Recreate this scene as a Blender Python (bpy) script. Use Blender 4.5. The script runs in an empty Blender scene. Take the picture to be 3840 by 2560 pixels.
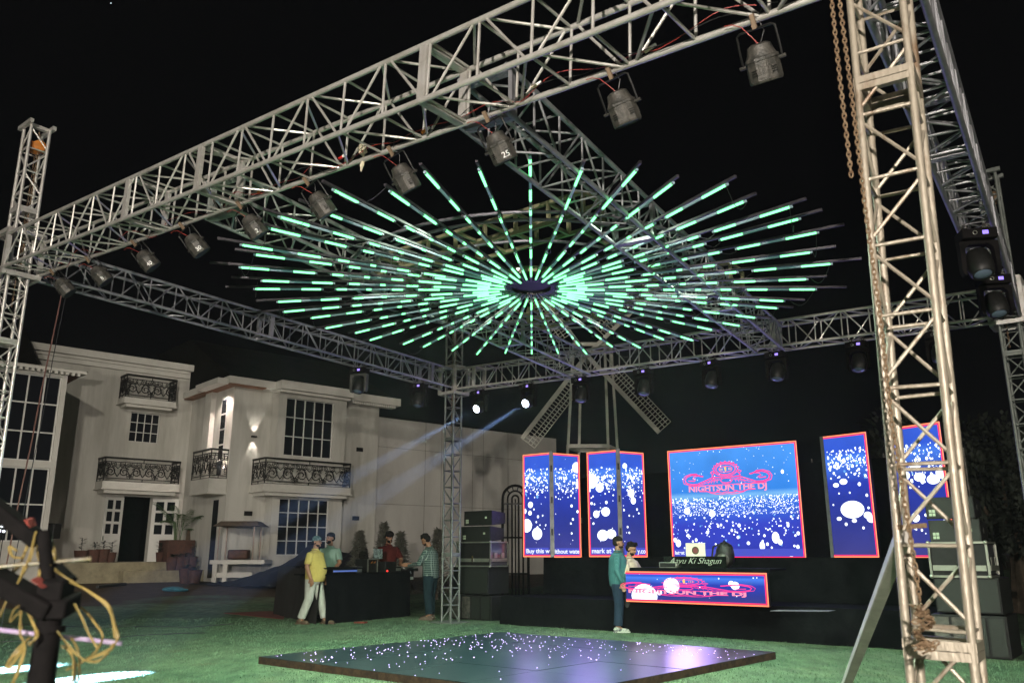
import bpy, bmesh, math, random
from mathutils import Vector, Matrix
rnd = random.Random(7)
sc = bpy.context.scene
col = sc.collection
PI = math.pi
R = math.radians
# ---------------------------------------------------------------- camera
EYE = Vector((0, 0, 1.42)); PITCH = 0.2498; ROLL = -0.0022; FPX = 3114.1
cd = bpy.data.cameras.new('camera'); cam = bpy.data.objects.new('camera', cd); col.objects.link(cam)
fw = Vector((0, math.cos(PITCH), math.sin(PITCH))); r0 = Vector((1, 0, 0)); u0 = r0.cross(fw)
rt = r0*math.cos(ROLL) + u0*math.sin(ROLL); up = u0*math.cos(ROLL) - r0*math.sin(ROLL)
cam.matrix_world = Matrix(((rt.x, up.x, -fw.x, EYE.x), (rt.y, up.y, -fw.y, EYE.y), (rt.z, up.z, -fw.z, EYE.z), (0, 0, 0, 1)))
cd.sensor_width = 36; cd.lens = FPX/3840*36; cd.clip_start = 0.05; cd.clip_end = 2000
cd.dof.use_dof = True; cd.dof.focus_distance = 15.0; cd.dof.aperture_fstop = 3.4
sc.camera = cam
# ---------------------------------------------------------------- night sky
w = bpy.data.worlds.new('World'); sc.world = w; w.use_nodes = True
bg = w.node_tree.nodes['Background']; bg.inputs[0].default_value = (0.34, 0.38, 0.46, 1); bg.inputs[1].default_value = 0.003
# ---------------------------------------------------------------- floodlights of the venue, behind the camera
sd = bpy.data.lights.new('lawn_floodlight', 'SUN'); sd.energy = 0.57; sd.angle = R(2.0); sd.color = (1.0, 0.93, 0.80)
so = bpy.data.objects.new('lawn_floodlight', sd); col.objects.link(so)
_az, _el = R(-17), R(11)
so.rotation_euler = Vector((math.sin(_az)*math.cos(_el), math.cos(_az)*math.cos(_el), -math.sin(_el))).to_track_quat('-Z', 'Y').to_euler()
def spot(name, loc, target, energy, color, size, blend=.3, radius=.08):
    d = bpy.data.lights.new(name, 'SPOT'); d.energy = energy; d.color = color; d.spot_size = R(size); d.spot_blend = blend; d.shadow_soft_size = radius
    o = bpy.data.objects.new(name, d); col.objects.link(o); o.location = loc
    o.rotation_euler = (Vector(target)-Vector(loc)).to_track_quat('-Z', 'Y').to_euler(); return o
spot('garden_spotlight', (-2.5, -7.5, 3.6), (0.3, 9, 3.9), 12500, (1.0, 0.91, 0.82), 84, .6, .12)
spot('house_floodlight', (-17, 11, 5.5), (-5, 44, 3.5), 4200, (1.0, 0.93, 0.82), 64, .8, .3)
sc.view_settings.view_transform = 'Standard'; sc.view_settings.look = 'None'; sc.view_settings.exposure = 0; sc.view_settings.gamma = 1
sc.cycles.use_denoising = True;
sc.cycles.max_bounces = 5; sc.cycles.diffuse_bounces = 2; sc.cycles.glossy_bounces = 3; sc.cycles.transmission_bounces = 4
sc.cycles.sample_clamp_indirect = 3; sc.cycles.volume_bounces = 0
# ---------------------------------------------------------------- from a point of the photograph to a point of the place
def ray(px, py):
    return (fw*FPX + rt*(px-1920) - up*(py-1280)).normalized()
def G(px, py, z=0.0):
    v = ray(px, py); return EYE + v*((z-EYE.z)/v.z)
def AT(px, py, Y):
    v = ray(px, py); return EYE + v*(Y/v.y)
def ONP(px, py, P, n):
    v = ray(px, py); return EYE + v*((Vector(P)-EYE).dot(n)/v.dot(n))
Z = Vector((0, 0, 1))
def V3(a, b, z=0): return Vector((a, b, z))
# the four towers of the rig
K = 1.42/1.6
NL = V3(-7.9149*K, 12.5513*K); NR = V3(2.2944*K, 4.4657*K); BL = V3(-1.5017*K, 20.987*K); BR = V3(8.5674*K, 13.771*K)
zNL, zNR, zBL, zBR = 6.2087*K, 5.5544*K, 5.8946*K, 5.7628*K
e1 = (NR-NL).normalized(); e2 = Vector((-e1.y, e1.x, 0))
# ---------------------------------------------------------------- materials
def nt(m):
    m.use_nodes = True; t = m.node_tree; return t, t.nodes['Principled BSDF']
def mat(name, c1, c2=None, rough=.6, metal=0., scale=6., bump=0., bscale=None, spec=None, detail=6, stretch=None, thr=(.35, .65), emit=None, trans=0, alpha=None):
    m = bpy.data.materials.new(name); t, b = nt(m); N, L = t.nodes, t.links
    b.inputs['Roughness'].default_value = rough; b.inputs['Metallic'].default_value = metal
    if spec is not None: b.inputs['Specular IOR Level'].default_value = spec
    b.inputs['Base Color'].default_value = (*c1, 1)
    if trans: b.inputs['Transmission Weight'].default_value = trans
    if alpha is not None: b.inputs['Alpha'].default_value = alpha
    if emit: b.inputs['Emission Color'].default_value = (*emit[0], 1); b.inputs['Emission Strength'].default_value = emit[1]
    tc = N.new('ShaderNodeTexCoord'); mp = N.new('ShaderNodeMapping'); L.new(tc.outputs['Object'], mp.inputs[0])
    if stretch: mp.inputs['Scale'].default_value = stretch
    if c2 is not None:
        n = N.new('ShaderNodeTexNoise'); n.inputs['Scale'].default_value = scale; n.inputs['Detail'].default_value = detail; n.inputs['Roughness'].default_value = .65
        L.new(mp.outputs[0], n.inputs['Vector'])
        r = N.new('ShaderNodeValToRGB'); r.color_ramp.elements[0].position = thr[0]; r.color_ramp.elements[1].position = thr[1]
        r.color_ramp.elements[0].color = (*c1, 1); r.color_ramp.elements[1].color = (*c2, 1)
        L.new(n.outputs[0], r.inputs[0]); L.new(r.outputs[0], b.inputs['Base Color'])
    if bump:
        n2 = N.new('ShaderNodeTexNoise'); n2.inputs['Scale'].default_value = bscale or scale*4; n2.inputs['Detail'].default_value = 5
        L.new(mp.outputs[0], n2.inputs['Vector'])
        bp = N.new('ShaderNodeBump'); bp.inputs['Strength'].default_value = bump; bp.inputs['Distance'].default_value = .02
        L.new(n2.outputs[0], bp.inputs['Height']); L.new(bp.outputs[0], b.inputs['Normal'])
    return m
def emit(name, c, s):
    m = bpy.data.materials.new(name); m.use_nodes = True; t = m.node_tree; t.nodes.clear()
    e = t.nodes.new('ShaderNodeEmission'); e.inputs[0].default_value = (*c, 1); e.inputs[1].default_value = s
    o = t.nodes.new('ShaderNodeOutputMaterial'); t.links.new(e.outputs[0], o.inputs[0]); return m
M = {}
M['truss'] = mat('painted_steel', (.62, .60, .56), (.42, .39, .34), .38, .55, 5, .15, 30, thr=(.45, .75))
M['tower'] = mat('worn_steel', (.31, .27, .21), (.14, .08, .04), .45, .3, 9, .3, 40, thr=(.54, .72), stretch=(1, 1, .35))
M['greentruss'] = mat('green_grey_steel', (.40, .43, .40), (.25, .26, .24), .5, .5, 6, .1)
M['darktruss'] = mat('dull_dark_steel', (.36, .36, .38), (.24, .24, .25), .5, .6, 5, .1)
M['yellowpipe'] = mat('yellow_painted_pipe', (.25, .245, .14), (.18, .165, .10), .5, .1, 5, .1)
M['ringpipe'] = mat('grey_pipe', (.22, .2, .24), (.14, .13, .15), .5, .4, 5)
M['rust'] = mat('rusty_chain', (.13, .075, .04), (.24, .17, .10), .7, .4, 40, .2)
M['blk'] = mat('black_plastic', (.004, .0045, .004), (.011, .011, .010), .5, 0, 8, .05, spec=.3)
M['matblk'] = mat('matt_black_paint', (.003, .003, .003), (.008, .007, .007), .9, 0, 8, .1, spec=.08)
M['blk2'] = mat('dusty_black_metal', (.035, .035, .03), (.11, .10, .085), .5, .3, 14, .3, 60, thr=(.4, .7))
M['cloth'] = mat('black_cloth', (.0028, .0032, .0038), (.0055, .006, .0065), .95, 0, 3, .8, 5, spec=.03)
M['clothblue'] = mat('dark_blue_tarpaulin', (.0045, .005, .010), (.008, .008, .015), .85, 0, 2, .8, 4, spec=.15)
M['white'] = mat('white_plaster', (.53, .515, .465), (.38, .365, .32), .9, 0, 1.6, .15, 12, spec=.2, stretch=(1, 1, .16), thr=(.42, .70))
M['trim'] = mat('white_trim', (.60, .585, .53), (.52, .50, .45), .8, 0, 1.5, .1, 20, spec=.2)
M['frame'] = mat('white_window_frame', (.62, .61, .57), None, .5)
M['glass'] = mat('dark_window_glass', (.008, .009, .012), None, .12, 0, spec=.25)
M['iron'] = mat('black_wrought_iron', (.012, .011, .01), None, .5, .4)
M['roof'] = mat('dark_roof', (.005, .0055, .0045), (.010, .010, .008), .95, 0, 1, .3, spec=.05)
M['wood'] = mat('orange_wood_soffit', (.20, .09, .04), (.13, .06, .03), .6, 0, 3)
M['brown'] = mat('brown_plywood', (.085, .055, .028), (.03, .02, .012), .8, 0, 9, .2)
M['terra'] = mat('terracotta', (.10, .04, .026), (.06, .028, .02), .85, 0, 7, .2)
M['leaf'] = mat('green_leaf', (.03, .085, .02), (.07, .12, .03), .6, 0, 12)
M['darkleaf'] = mat('dark_conifer_leaf', (.006, .011, .006), (.014, .02, .010), .8, 0, 9)
M['bark'] = mat('bark', (.05, .035, .02), (.08, .06, .04), .9, 0, 15, .5)
M['yrope'] = mat('yellow_cable', (.26, .19, .055), (.15, .11, .035), .5, 0, 10)
M['red'] = mat('red_plastic', (.55, .02, .015), None, .4)
M['redwire'] = mat('red_wire', (.32, .035, .025), None, .5)
M['blackwire'] = mat('black_wire', (.015, .015, .015), None, .5)
M['cream'] = mat('cream_tape', (.6, .53, .38), None, .6)
M['brass'] = mat('tan_clamp_pad', (.20, .14, .09), None, .6, .2)
M['orange'] = mat('orange_hoist_paint', (.65, .22, .03), (.35, .12, .02), .5, .1, 12)
M['alu'] = mat('aluminium_edge', (.40, .42, .35), (.32, .33, .28), .35, .8, 8)
M['chrome'] = mat('chrome', (.7, .7, .7), None, .15, 1)
M['wpm'] = mat('white_paint_mark', (.8, .8, .78), None, .6)
def grass_mat():
    m = bpy.data.materials.new('lawn'); t, b = nt(m); N, L = t.nodes, t.links
    tc = N.new('ShaderNodeTexCoord')
    def noise(s, d, st=None):
        mp = N.new('ShaderNodeMapping'); L.new(tc.outputs['Object'], mp.inputs[0])
        if st: mp.inputs['Scale'].default_value = st
        n = N.new('ShaderNodeTexNoise'); n.inputs['Scale'].default_value = s; n.inputs['Detail'].default_value = d; L.new(mp.outputs[0], n.inputs['Vector']); return n
    def ramp(n, a, b_, c1, c2):
        r = N.new('ShaderNodeValToRGB'); r.color_ramp.elements[0].position = a; r.color_ramp.elements[1].position = b_
        r.color_ramp.elements[0].color = (*c1, 1); r.color_ramp.elements[1].color = (*c2, 1); L.new(n.outputs[0], r.inputs[0]); return r
    def mix(f, a, b_, mode='MIX'):
        x = N.new('ShaderNodeMix'); x.data_type = 'RGBA'; x.blend_type = mode
        if isinstance(f, float): x.inputs[0].default_value = f
        else: L.new(f, x.inputs[0])
        L.new(a, x.inputs[6]); L.new(b_, x.inputs[7]); return x.outputs[2]
    n1 = ramp(noise(.5, 5), .35, .7, (.088, .165, .098), (.160, .220, .140))
    n2 = ramp(noise(55, 6), .36, .66, (.35, .38, .35), (1.5, 1.45, 1.4))
    n3 = ramp(noise(5, 6, (1, .4, 1)), .35, .7, (.7, .7, .7), (1.2, 1.2, 1.15))
    c = mix(1.0, mix(1.0, n1.outputs[0], n2.outputs[0], 'MULTIPLY'), n3.outputs[0], 'MULTIPLY')
    dry = ramp(noise(1.3, 8), .60, .72, (0, 0, 0), (1, 1, 1))
    dc = N.new('ShaderNodeRGB'); dc.outputs[0].default_value = (.13, .12, .06, 1)
    fm = N.new('ShaderNodeMath'); fm.operation = 'MULTIPLY'; fm.inputs[1].default_value = .35; L.new(dry.outputs[0], fm.inputs[0])
    c = mix(fm.outputs[0], c, dc.outputs[0])
    # bare earth towards the house, its edge broken by noise
    geo = N.new('ShaderNodeNewGeometry'); dot = N.new('ShaderNodeVectorMath'); dot.operation = 'DOT_PRODUCT'
    L.new(geo.outputs['Position'], dot.inputs[0]); dot.inputs[1].default_value = (-NF.x, -NF.y, 0)
    ad = N.new('ShaderNodeMath'); ad.operation = 'ADD'; L.new(dot.outputs['Value'], ad.inputs[0]); ad.inputs[1].default_value = PA.dot(NF)
    nz = noise(.35, 6); mm = N.new('ShaderNodeMath'); mm.operation = 'MULTIPLY_ADD'; L.new(nz.outputs[0], mm.inputs[0]); mm.inputs[1].default_value = 9; L.new(ad.outputs[0], mm.inputs[2])
    mr = N.new('ShaderNodeMapRange'); mr.inputs['From Min'].default_value = -8.8; mr.inputs['From Max'].default_value = -7.2; L.new(mm.outputs[0], mr.inputs[0])
    er = ramp(noise(3, 8), .3, .7, (.050, .034, .022), (.085, .06, .04))
    c = mix(mr.outputs[0], c, er.outputs[0])
    L.new(c, b.inputs['Base Color']); b.inputs['Roughness'].default_value = .9; b.inputs['Specular IOR Level'].default_value = .15
    nb = noise(55, 4); bp = N.new('ShaderNodeBump'); bp.inputs['Strength'].default_value = .9; bp.inputs['Distance'].default_value = .03
    L.new(nb.outputs[0], bp.inputs['Height']); L.new(bp.outputs[0], b.inputs['Normal'])
    return m
# ---------------------------------------------------------------- mesh building
class MB:
    def __init__(s): s.v = []; s.f = []; s.m = []
    def add(s, vs, fs, mi=0):
        o = len(s.v); s.v += [Vector(x) for x in vs]; s.f += [[i+o for i in f] for f in fs]; s.m += [mi]*len(fs); return s
    def box(s, c, x, y, z, mi=0):          # centre and three half-vectors
        c = Vector(c); vs = [c+x*a+y*b+z*d for a in (-1, 1) for b in (-1, 1) for d in (-1, 1)]
        return s.add(vs, [(0, 1, 3, 2), (4, 6, 7, 5), (0, 4, 5, 1), (2, 3, 7, 6), (0, 2, 6, 4), (1, 5, 7, 3)], mi)
    def abox(s, a, b, mi=0):
        a, b = Vector(a), Vector(b); d = (b-a)/2
        return s.box((a+b)/2, Vector((abs(d.x), 0, 0)), Vector((0, abs(d.y), 0)), Vector((0, 0, abs(d.z))), mi)
    def bar(s, a, b, w, h=None, upv=Z, mi=0):
        a, b = Vector(a), Vector(b); h = h or w; u = (b-a); l = u.length
        if l < 1e-6: return s
        u /= l; x = u.cross(upv)
        if x.length < 1e-4: x = u.cross(Vector((1, 0, 0)))
        x.normalize(); y = x.cross(u)
        return s.box((a+b)/2, u*(l/2), x*(w/2), y*(h/2), mi)
    def tube(s, a, b, r, n=6, mi=0, r2=None, cap=True):
        a, b = Vector(a), Vector(b); u = b-a
        if u.length < 1e-6: return s
        u.normalize(); x = u.orthogonal().normalized(); y = u.cross(x); r2 = r if r2 is None else r2
        vs = [a+(x*math.cos(2*PI*i/n)+y*math.sin(2*PI*i/n))*r for i in range(n)] + [b+(x*math.cos(2*PI*i/n)+y*math.sin(2*PI*i/n))*r2 for i in range(n)]
        fs = [(i, (i+1) % n, n+(i+1) % n, n+i) for i in range(n)]
        if cap: fs += [tuple(range(n-1, -1, -1)), tuple(range(n, 2*n))]
        return s.add(vs, fs, mi)
    def path(s, pts, r, n=5, mi=0, closed=False):
        pts = [Vector(p) for p in pts]; k = len(pts); vs = []; px = None
        for i, p in enumerate(pts):
            a = pts[(i-1) % k] if (i or closed) else p; b = pts[(i+1) % k] if (i < k-1 or closed) else p
            u = (b-a).normalized() if (b-a).length > 1e-9 else Vector((0, 0, 1))
            x = (px - u*px.dot(u)) if px is not None else u.orthogonal()
            if x.length < 1e-5: x = u.orthogonal()
            x.normalize(); px = x; y = u.cross(x); rr = r[i] if isinstance(r, (list, tuple)) else r
            vs += [p+(x*math.cos(2*PI*j/n)+y*math.sin(2*PI*j/n))*rr for j in range(n)]
        fs = []
        for i in range(k if closed else k-1):
            for j in range(n): fs.append((i*n+j, i*n+(j+1) % n, ((i+1) % k)*n+(j+1) % n, ((i+1) % k)*n+j))
        if not closed: fs += [tuple(range(n-1, -1, -1)), tuple(range((k-1)*n, k*n))]
        return s.add(vs, fs, mi)
    def lathe(s, prof, c=(0, 0, 0), ax=Z, n=16, mi=0, x=None):
        c = Vector(c); ax = Vector(ax).normalized(); x = x or ax.orthogonal().normalized(); y = ax.cross(x); vs = []
        for (r, h) in prof: vs += [c+ax*h+(x*math.cos(2*PI*j/n)+y*math.sin(2*PI*j/n))*max(r, 1e-4) for j in range(n)]
        fs = [(i*n+j, i*n+(j+1) % n, (i+1)*n+(j+1) % n, (i+1)*n+j) for i in range(len(prof)-1) for j in range(n)]
        fs += [tuple(range(n-1, -1, -1)), tuple(range((len(prof)-1)*n, len(prof)*n))]
        return s.add(vs, fs, mi)
    def ell(s, c, rx, ry, rz, n=10, mi=0, ax=None):
        c = Vector(c); X, Y, Zz = ax or (Vector((1, 0, 0)), Vector((0, 1, 0)), Z); m = n//2+1; vs = []
        for i in range(m+1):
            a = PI*i/m
            vs += [c+X*(rx*math.sin(a)*math.cos(2*PI*j/n))+Y*(ry*math.sin(a)*math.sin(2*PI*j/n))+Zz*(rz*math.cos(a)) for j in range(n)]
        fs = [(i*n+j, (i+1)*n+j, (i+1)*n+(j+1) % n, i*n+(j+1) % n) for i in range(m) for j in range(n)]
        return s.add(vs, fs, mi)
    def prism(s, pts, d, mi=0):            # polygon swept along d
        pts = [Vector(p) for p in pts]; k = len(pts); d = Vector(d)
        return s.add(pts+[p+d for p in pts], [tuple(range(k-1, -1, -1)), tuple(range(k, 2*k))]+[(i, (i+1) % k, k+(i+1) % k, k+i) for i in range(k)], mi)
    def build(s, name, mats, parent=None, smooth=True, world=True, bevel=0, kind=None):
        me = bpy.data.meshes.new(name); vs = s.v
        if parent is not None and world: inv = WM[parent.name].inverted(); vs = [inv @ v for v in vs]
        me.from_pydata([tuple(v) for v in vs], [], s.f); me.validate()
        if not isinstance(mats, (list, tuple)): mats = [mats]
        for m in mats: me.materials.append(m)
        if len(me.polygons) == len(s.m): me.polygons.foreach_set('material_index', s.m)
        bm = bmesh.new(); bm.from_mesh(me); bmesh.ops.recalc_face_normals(bm, faces=bm.faces); bm.to_mesh(me); bm.free()
        if smooth:
            me.polygons.foreach_set('use_smooth', [True]*len(me.polygons))
            try: me.set_sharp_from_angle(angle=R(42))
            except Exception: pass
        o = bpy.data.objects.new(name, me); col.objects.link(o); o.parent = parent
        WM[o.name] = WM[parent.name] if parent is not None else Matrix.Identity(4)
        if bevel:
            b = o.modifiers.new('soft_edge', 'BEVEL'); b.width = bevel; b.segments = 2; b.limit_method = 'ANGLE'
        if kind: o['kind'] = kind
        return o
WM = {}
def tag(o, label=None, cat=None, group=None, kind=None):
    if label: o['label'] = label
    if cat: o['category'] = cat
    if group: o['group'] = group
    if kind: o['kind'] = kind
    return o
def thing(name, label, cat, loc=(0, 0, 0), rotz=0, group=None, M4=None):
    o = bpy.data.objects.new(name, None); col.objects.link(o); o.empty_display_size = .1
    m = M4 if M4 is not None else Matrix.Translation(Vector(loc)) @ Matrix.Rotation(rotz, 4, 'Z')
    o.matrix_world = m; WM[o.name] = m.copy(); return tag(o, label, cat, group)
def copy_tree(o, parent=None, m=None, label=None, group=None):
    c = o.copy(); col.objects.link(c); c.parent = parent
    if parent is None: c.matrix_world = m; WM[c.name] = m.copy()
    if label: c['label'] = label
    if group: c['group'] = group
    for ch in [x for x in o.children]: copy_tree(ch, c)
    return c
def frame4(o, x, y=None, z=Z):
    x = Vector(x).normalized(); z = Vector(z).normalized(); y = z.cross(x).normalized(); z = x.cross(y)
    return Matrix(((x.x, y.x, z.x, o[0]), (x.y, y.y, z.y, o[1]), (x.z, y.z, z.z, o[2]), (0, 0, 0, 1)))
def text(body, o, x, y, size, m, parent=None, name='lettering', depth=.002, shear=0, align='CENTER', fit=None, bold=0):
    cu = bpy.data.curves.new('t', 'FONT'); cu.body = body; cu.size = size; cu.extrude = depth; cu.align_x = align; cu.align_y = 'CENTER'; cu.shear = shear; cu.offset = bold
    ob = bpy.data.objects.new('t', cu); col.objects.link(ob); dg = bpy.context.evaluated_depsgraph_get()
    me = bpy.data.meshes.new_from_object(ob.evaluated_get(dg)); bpy.data.objects.remove(ob)
    x = Vector(x).normalized(); y = Vector(y).normalized(); n = x.cross(y); o = Vector(o); sx = 1
    if fit and len(me.vertices):
        xs = [v.co.x for v in me.vertices]; sx = fit/(max(xs)-min(xs))
    mb = MB(); mb.v = [o+x*v.co.x*sx+y*v.co.y+n*v.co.z for v in me.vertices]; mb.f = [list(p.vertices) for p in me.polygons]; mb.m = [0]*len(mb.f)
    return mb.build(name, m, parent, smooth=False)
# ---------------------------------------------------------------- lie of the house, kept for the ground too
_fa = R(48); EF = V3(math.sin(_fa), math.cos(_fa)); NF = V3(math.cos(_fa), -math.sin(_fa))
PA = AT(700, 2140, 37.5); PA.z = 0
def rise(x, y):
    s = (Vector((x, y, 0))-PA).dot(NF)
    t = min(1, max(0, (17-s)/13.0)); return .36*t*t*(3-2*t) if y > 14 else .0
M['grass'] = grass_mat()
def ground():
    xs = [-400, -150, -70, -50]+[-40+i*1.5 for i in range(54)]+[50, 80, 150, 400]; ys = [-60, -20, -5]+[i*1.5 for i in range(50)]+[90, 120, 200, 400]
    mb = MB(); n = len(xs)
    vs = [(x, y, rise(x, y)) for y in ys for x in xs]
    fs = [(j*n+i, j*n+i+1, (j+1)*n+i+1, (j+1)*n+i) for j in range(len(ys)-1) for i in range(n-1)]
    mb.add(vs, fs); mb.build('lawn_ground', M['grass'], kind='structure')
ground()
# ================================================================ the rig
def jitter(p, s=.004): return p+Vector((rnd.uniform(-s, s), rnd.uniform(-s, s), rnd.uniform(-s, s)))
def truss(par, P0, P1, w, h, upv, panel, rc, rb, joints, m, extra=None, skip=None, faces=(0, 1, 2, 3), most=92, jw=.038, start=0.0):
    u = P1-P0; L = u.length; u = u/L; s = u.cross(upv).normalized(); v = s.cross(u).normalized()
    cs = [(-1, -1), (1, -1), (1, 1), (-1, 1)]
    C = lambda k, t: P0+u*t+s*(cs[k][0]*w/2)+v*(cs[k][1]*h/2)
    for k in range(4):
        MB().tube(C(k, 0), C(k, L), rc, 10).build('chord', m, par)
    N = max(1, round((L-start)/panel)); st = (L-start)/N; br = []
    for fi in faces:
        a, b = fi, (fi+1) % 4
        for i in range(N+1):
            t = start+i*st
            if skip and skip(t): continue
            if 0.02 < t < L-.02: br.append((C(a, t), C(b, t)))
            if i < N and not (skip and skip(t+st*.5)):
                g = st*.10
                flip = (i+fi) % 2
                p, q = (a, b) if flip else (b, a)
                br.append((C(p, t+g), C(q, t+st-g)))
    br.sort(key=lambda s_: ((s_[0]+s_[1])/2-EYE).length)
    for i, (a, b) in enumerate(br[:most]):
        MB().tube(jitter(a), jitter(b), rb, 6, cap=False).build('brace', m, par)
    if len(br) > most:
        mb = MB()
        for a, b in br[most:]: mb.tube(a, b, rb, 5, cap=False)
        mb.build('brace', m, par, kind='stuff')
    for t in joints:
        mb = MB()
        for dt in (-.021, .021):
            for k in range(4):
                a = C(k, t+dt); b = C((k+1) % 4, t+dt); d = (b-a).normalized()
                mb.bar(a-d*.006*(1+k % 2), b+d*.006*(1+k % 2), jw if dt > 0 else jw*.94, jw*(1.02 if dt > 0 else .97), u)
        mb.build('joint_frame', m, par)
    return C, u, s, v
M['dimtruss'] = mat('grey_green_darkened_steel', (.17, .185, .165), (.11, .12, .11), .55, .3, 6, .1); TW = .256; E1_, E2_ = e1.copy(), e2.copy()  # rear tower steel, its dimmer lighting put into a darker colour
def tower(B, ztop, label, m, joints, panel, hoist, rc=.0235, rb=.0115, z0=.0, name='truss_tower', start=0.0, rot=0, lean=(0, 0)):
    q_ = Matrix.Rotation(R(rot), 3, 'Z'); e1, e2 = q_ @ E1_, q_ @ E2_
    par = thing(name, label, 'truss tower', B, 0, 'square lattice towers at the corners of the rig')
    truss(par, B+Z*z0+V3(*lean), B+Z*ztop-V3(*lean)*.45, TW, TW, e2, panel, rc, rb, joints, m, start=start)
    MB().box(B+Z*(z0+.012), e1*.30, e2*.30, Z*.012).build('base_plate', m, par)
    # head plates
    mb = MB(); a = TW/2+.03
    for s in (-1, 1):
        mb.bar(B+e1*(-a-.06)+e2*(s*a)+Z*(ztop+.03), B+e1*(a+.05)+e2*(s*a)+Z*(ztop+.03), .05, .06)
    mb.bar(B-e2*(a-.02)+e1*.0+Z*(ztop+.05), B+e2*(a-.02)+Z*(ztop+.05), .07, .05)
    mb.build('head_beam', m, par)
    return par
t_nr = tower(NR, 6.9, 'big pale rust-streaked truss tower nearest to the camera, chains hanging beside it', M['tower'], [1.005, 3.81, 6.5], .3565, False, rc=.0195, rb=.0095, rot=4, lean=(-.13, -.02))
t_nl = tower(NL, 7.50, 'tall truss tower at the left edge with an orange hoist under its top', M['truss'], [1.4, 4.26, 6.2], .36, True)
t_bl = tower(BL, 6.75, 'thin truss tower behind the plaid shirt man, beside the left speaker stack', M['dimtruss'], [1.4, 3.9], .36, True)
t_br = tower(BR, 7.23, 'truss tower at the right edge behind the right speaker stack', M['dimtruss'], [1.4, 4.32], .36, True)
# chain hoists near the tower heads
def hoist(B, zt, label, m, off=(.0, .0)):
    p = B+e1*off[0]+e2*off[1]
    h = thing('chain_hoist', label, 'hoist', p+Z*(zt-.5), 0)
    MB().lathe([(.02, -.11), (.085, -.09), (.10, 0), (.085, .09), (.02, .11)], p+Z*(zt-.22), e1, 14).build('drum_housing', m, h)
    MB().box(p+Z*(zt-.22), e1*.05, e2*.12, Z*.05).build('gear_box', m, h)
    MB().path([p+Z*(zt-.12), p+Z*(zt-.06)+e1*.03, p+Z*(zt-.01), p+Z*(zt+.03)-e1*.02], .012, 6).build('hook', M['rust'], h)
    mb = MB()
    for k in range(2):
        for i in range(70):
            q = p+e1*(.05*(2*k-1))+Z*(zt-.3-i*.034)
            if k and i > 55: break
            ax = e1 if i % 2 else e2
            mb.path([q+ax*(.011*math.cos(a))+Z*(.022*math.sin(a)) for a in [j*PI/3 for j in range(6)]], .005, 4, closed=True)
    mb.build('load_chain', M['rust'], h)
hoist(NL, 7.45, 'orange chain hoist hanging under the top of the left tower', M['orange'], (.02, .03))
hoist(BR, 7.1, 'rusty chain hoist hanging under the top of the right edge tower', M['rust'], (.0, .0))
hoist(BL, 6.7, 'small chain hoist at the top of the middle tower, behind the star of tubes', M['darktruss'])
def beam(name, label, A, B, za, zb, w, h, panel, joints, m, cut=TW/2+.05, most=92, rc=.024, rb=.0115):
    a, b = A+Z*za, B+Z*zb; u = (b-a).normalized()
    par = thing(name, label, 'truss beam', a, 0, 'horizontal box truss beams of the rig')
    truss(par, a+u*cut, b-u*cut, w, h, Z, panel, rc, rb, joints, m, most=most)
    return par
sF, sR, sL, sB = .5386*K, .3577*K, .4229*K, .4365*K
hF, hR, hL, hB = .5456*K, .6017*K, .4656*K, .504*K
q = K/.90625
beam('truss_beam', 'near box truss beam with the row of black par lamps hanging from it', NL, NR, zNL, zNR, sF, hF, .52, [3.65*q-.18, 5.18*q-.18, 8.45*q-.18], M['truss'], most=98)
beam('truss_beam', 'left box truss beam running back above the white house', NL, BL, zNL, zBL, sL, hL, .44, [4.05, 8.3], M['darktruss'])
beam('truss_beam', 'far box truss beam above the stage screens, moving lights under it', BL, BR, zBL, zBR, sB, hB, .44, [.55, 7.25], M['truss'])
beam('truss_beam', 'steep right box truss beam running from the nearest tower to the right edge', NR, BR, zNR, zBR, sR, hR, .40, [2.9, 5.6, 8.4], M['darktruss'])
# the two carrying beams of the star
def on_front(t): return NL+e1*t+Z*(zNL+(zNR-zNL)*t/11.56)
def back_at(px):
    best = None
    for i in range(2001):
        t = i/2000; P = BL+(BR-BL)*t+Z*(zBL+(zBR-zBL)*t-.1); v = P-EYE; x = 1920+FPX*v.dot(rt)/v.dot(fw)
        if best is None or abs(x-px) < best[0]: best = (abs(x-px), P)
    return best[1]
mt1, mt2 = 8.62*q, 4.72*q
m1a = on_front(mt1)+e2*(sF/2+.03)-Z*.02; m1b = back_at(2905)-e2*.25
m2a = on_front(mt2)+e2*(sF/2+.03)-Z*.02; m2b = back_at(2200)-e2*.25
p = thing('truss_beam', 'dark box truss beam from the near beam into the star of tubes, upper of the two', 'truss beam', m1a, 0, 'horizontal box truss beams of the rig')
truss(p, m1a, m1b, .46, .42, Z, .46, .024, .011, [.1, 3.2, 6.4], M['darktruss'])
p = thing('truss_beam', 'dark box truss beam hidden mostly behind the left half of the star of tubes', 'truss beam', m2a, 0, 'horizontal box truss beams of the rig')
truss(p, m2a, m2b, .46, .42, Z, .46, .024, .011, [.1, 3.2, 6.4], M['greentruss'])
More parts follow.
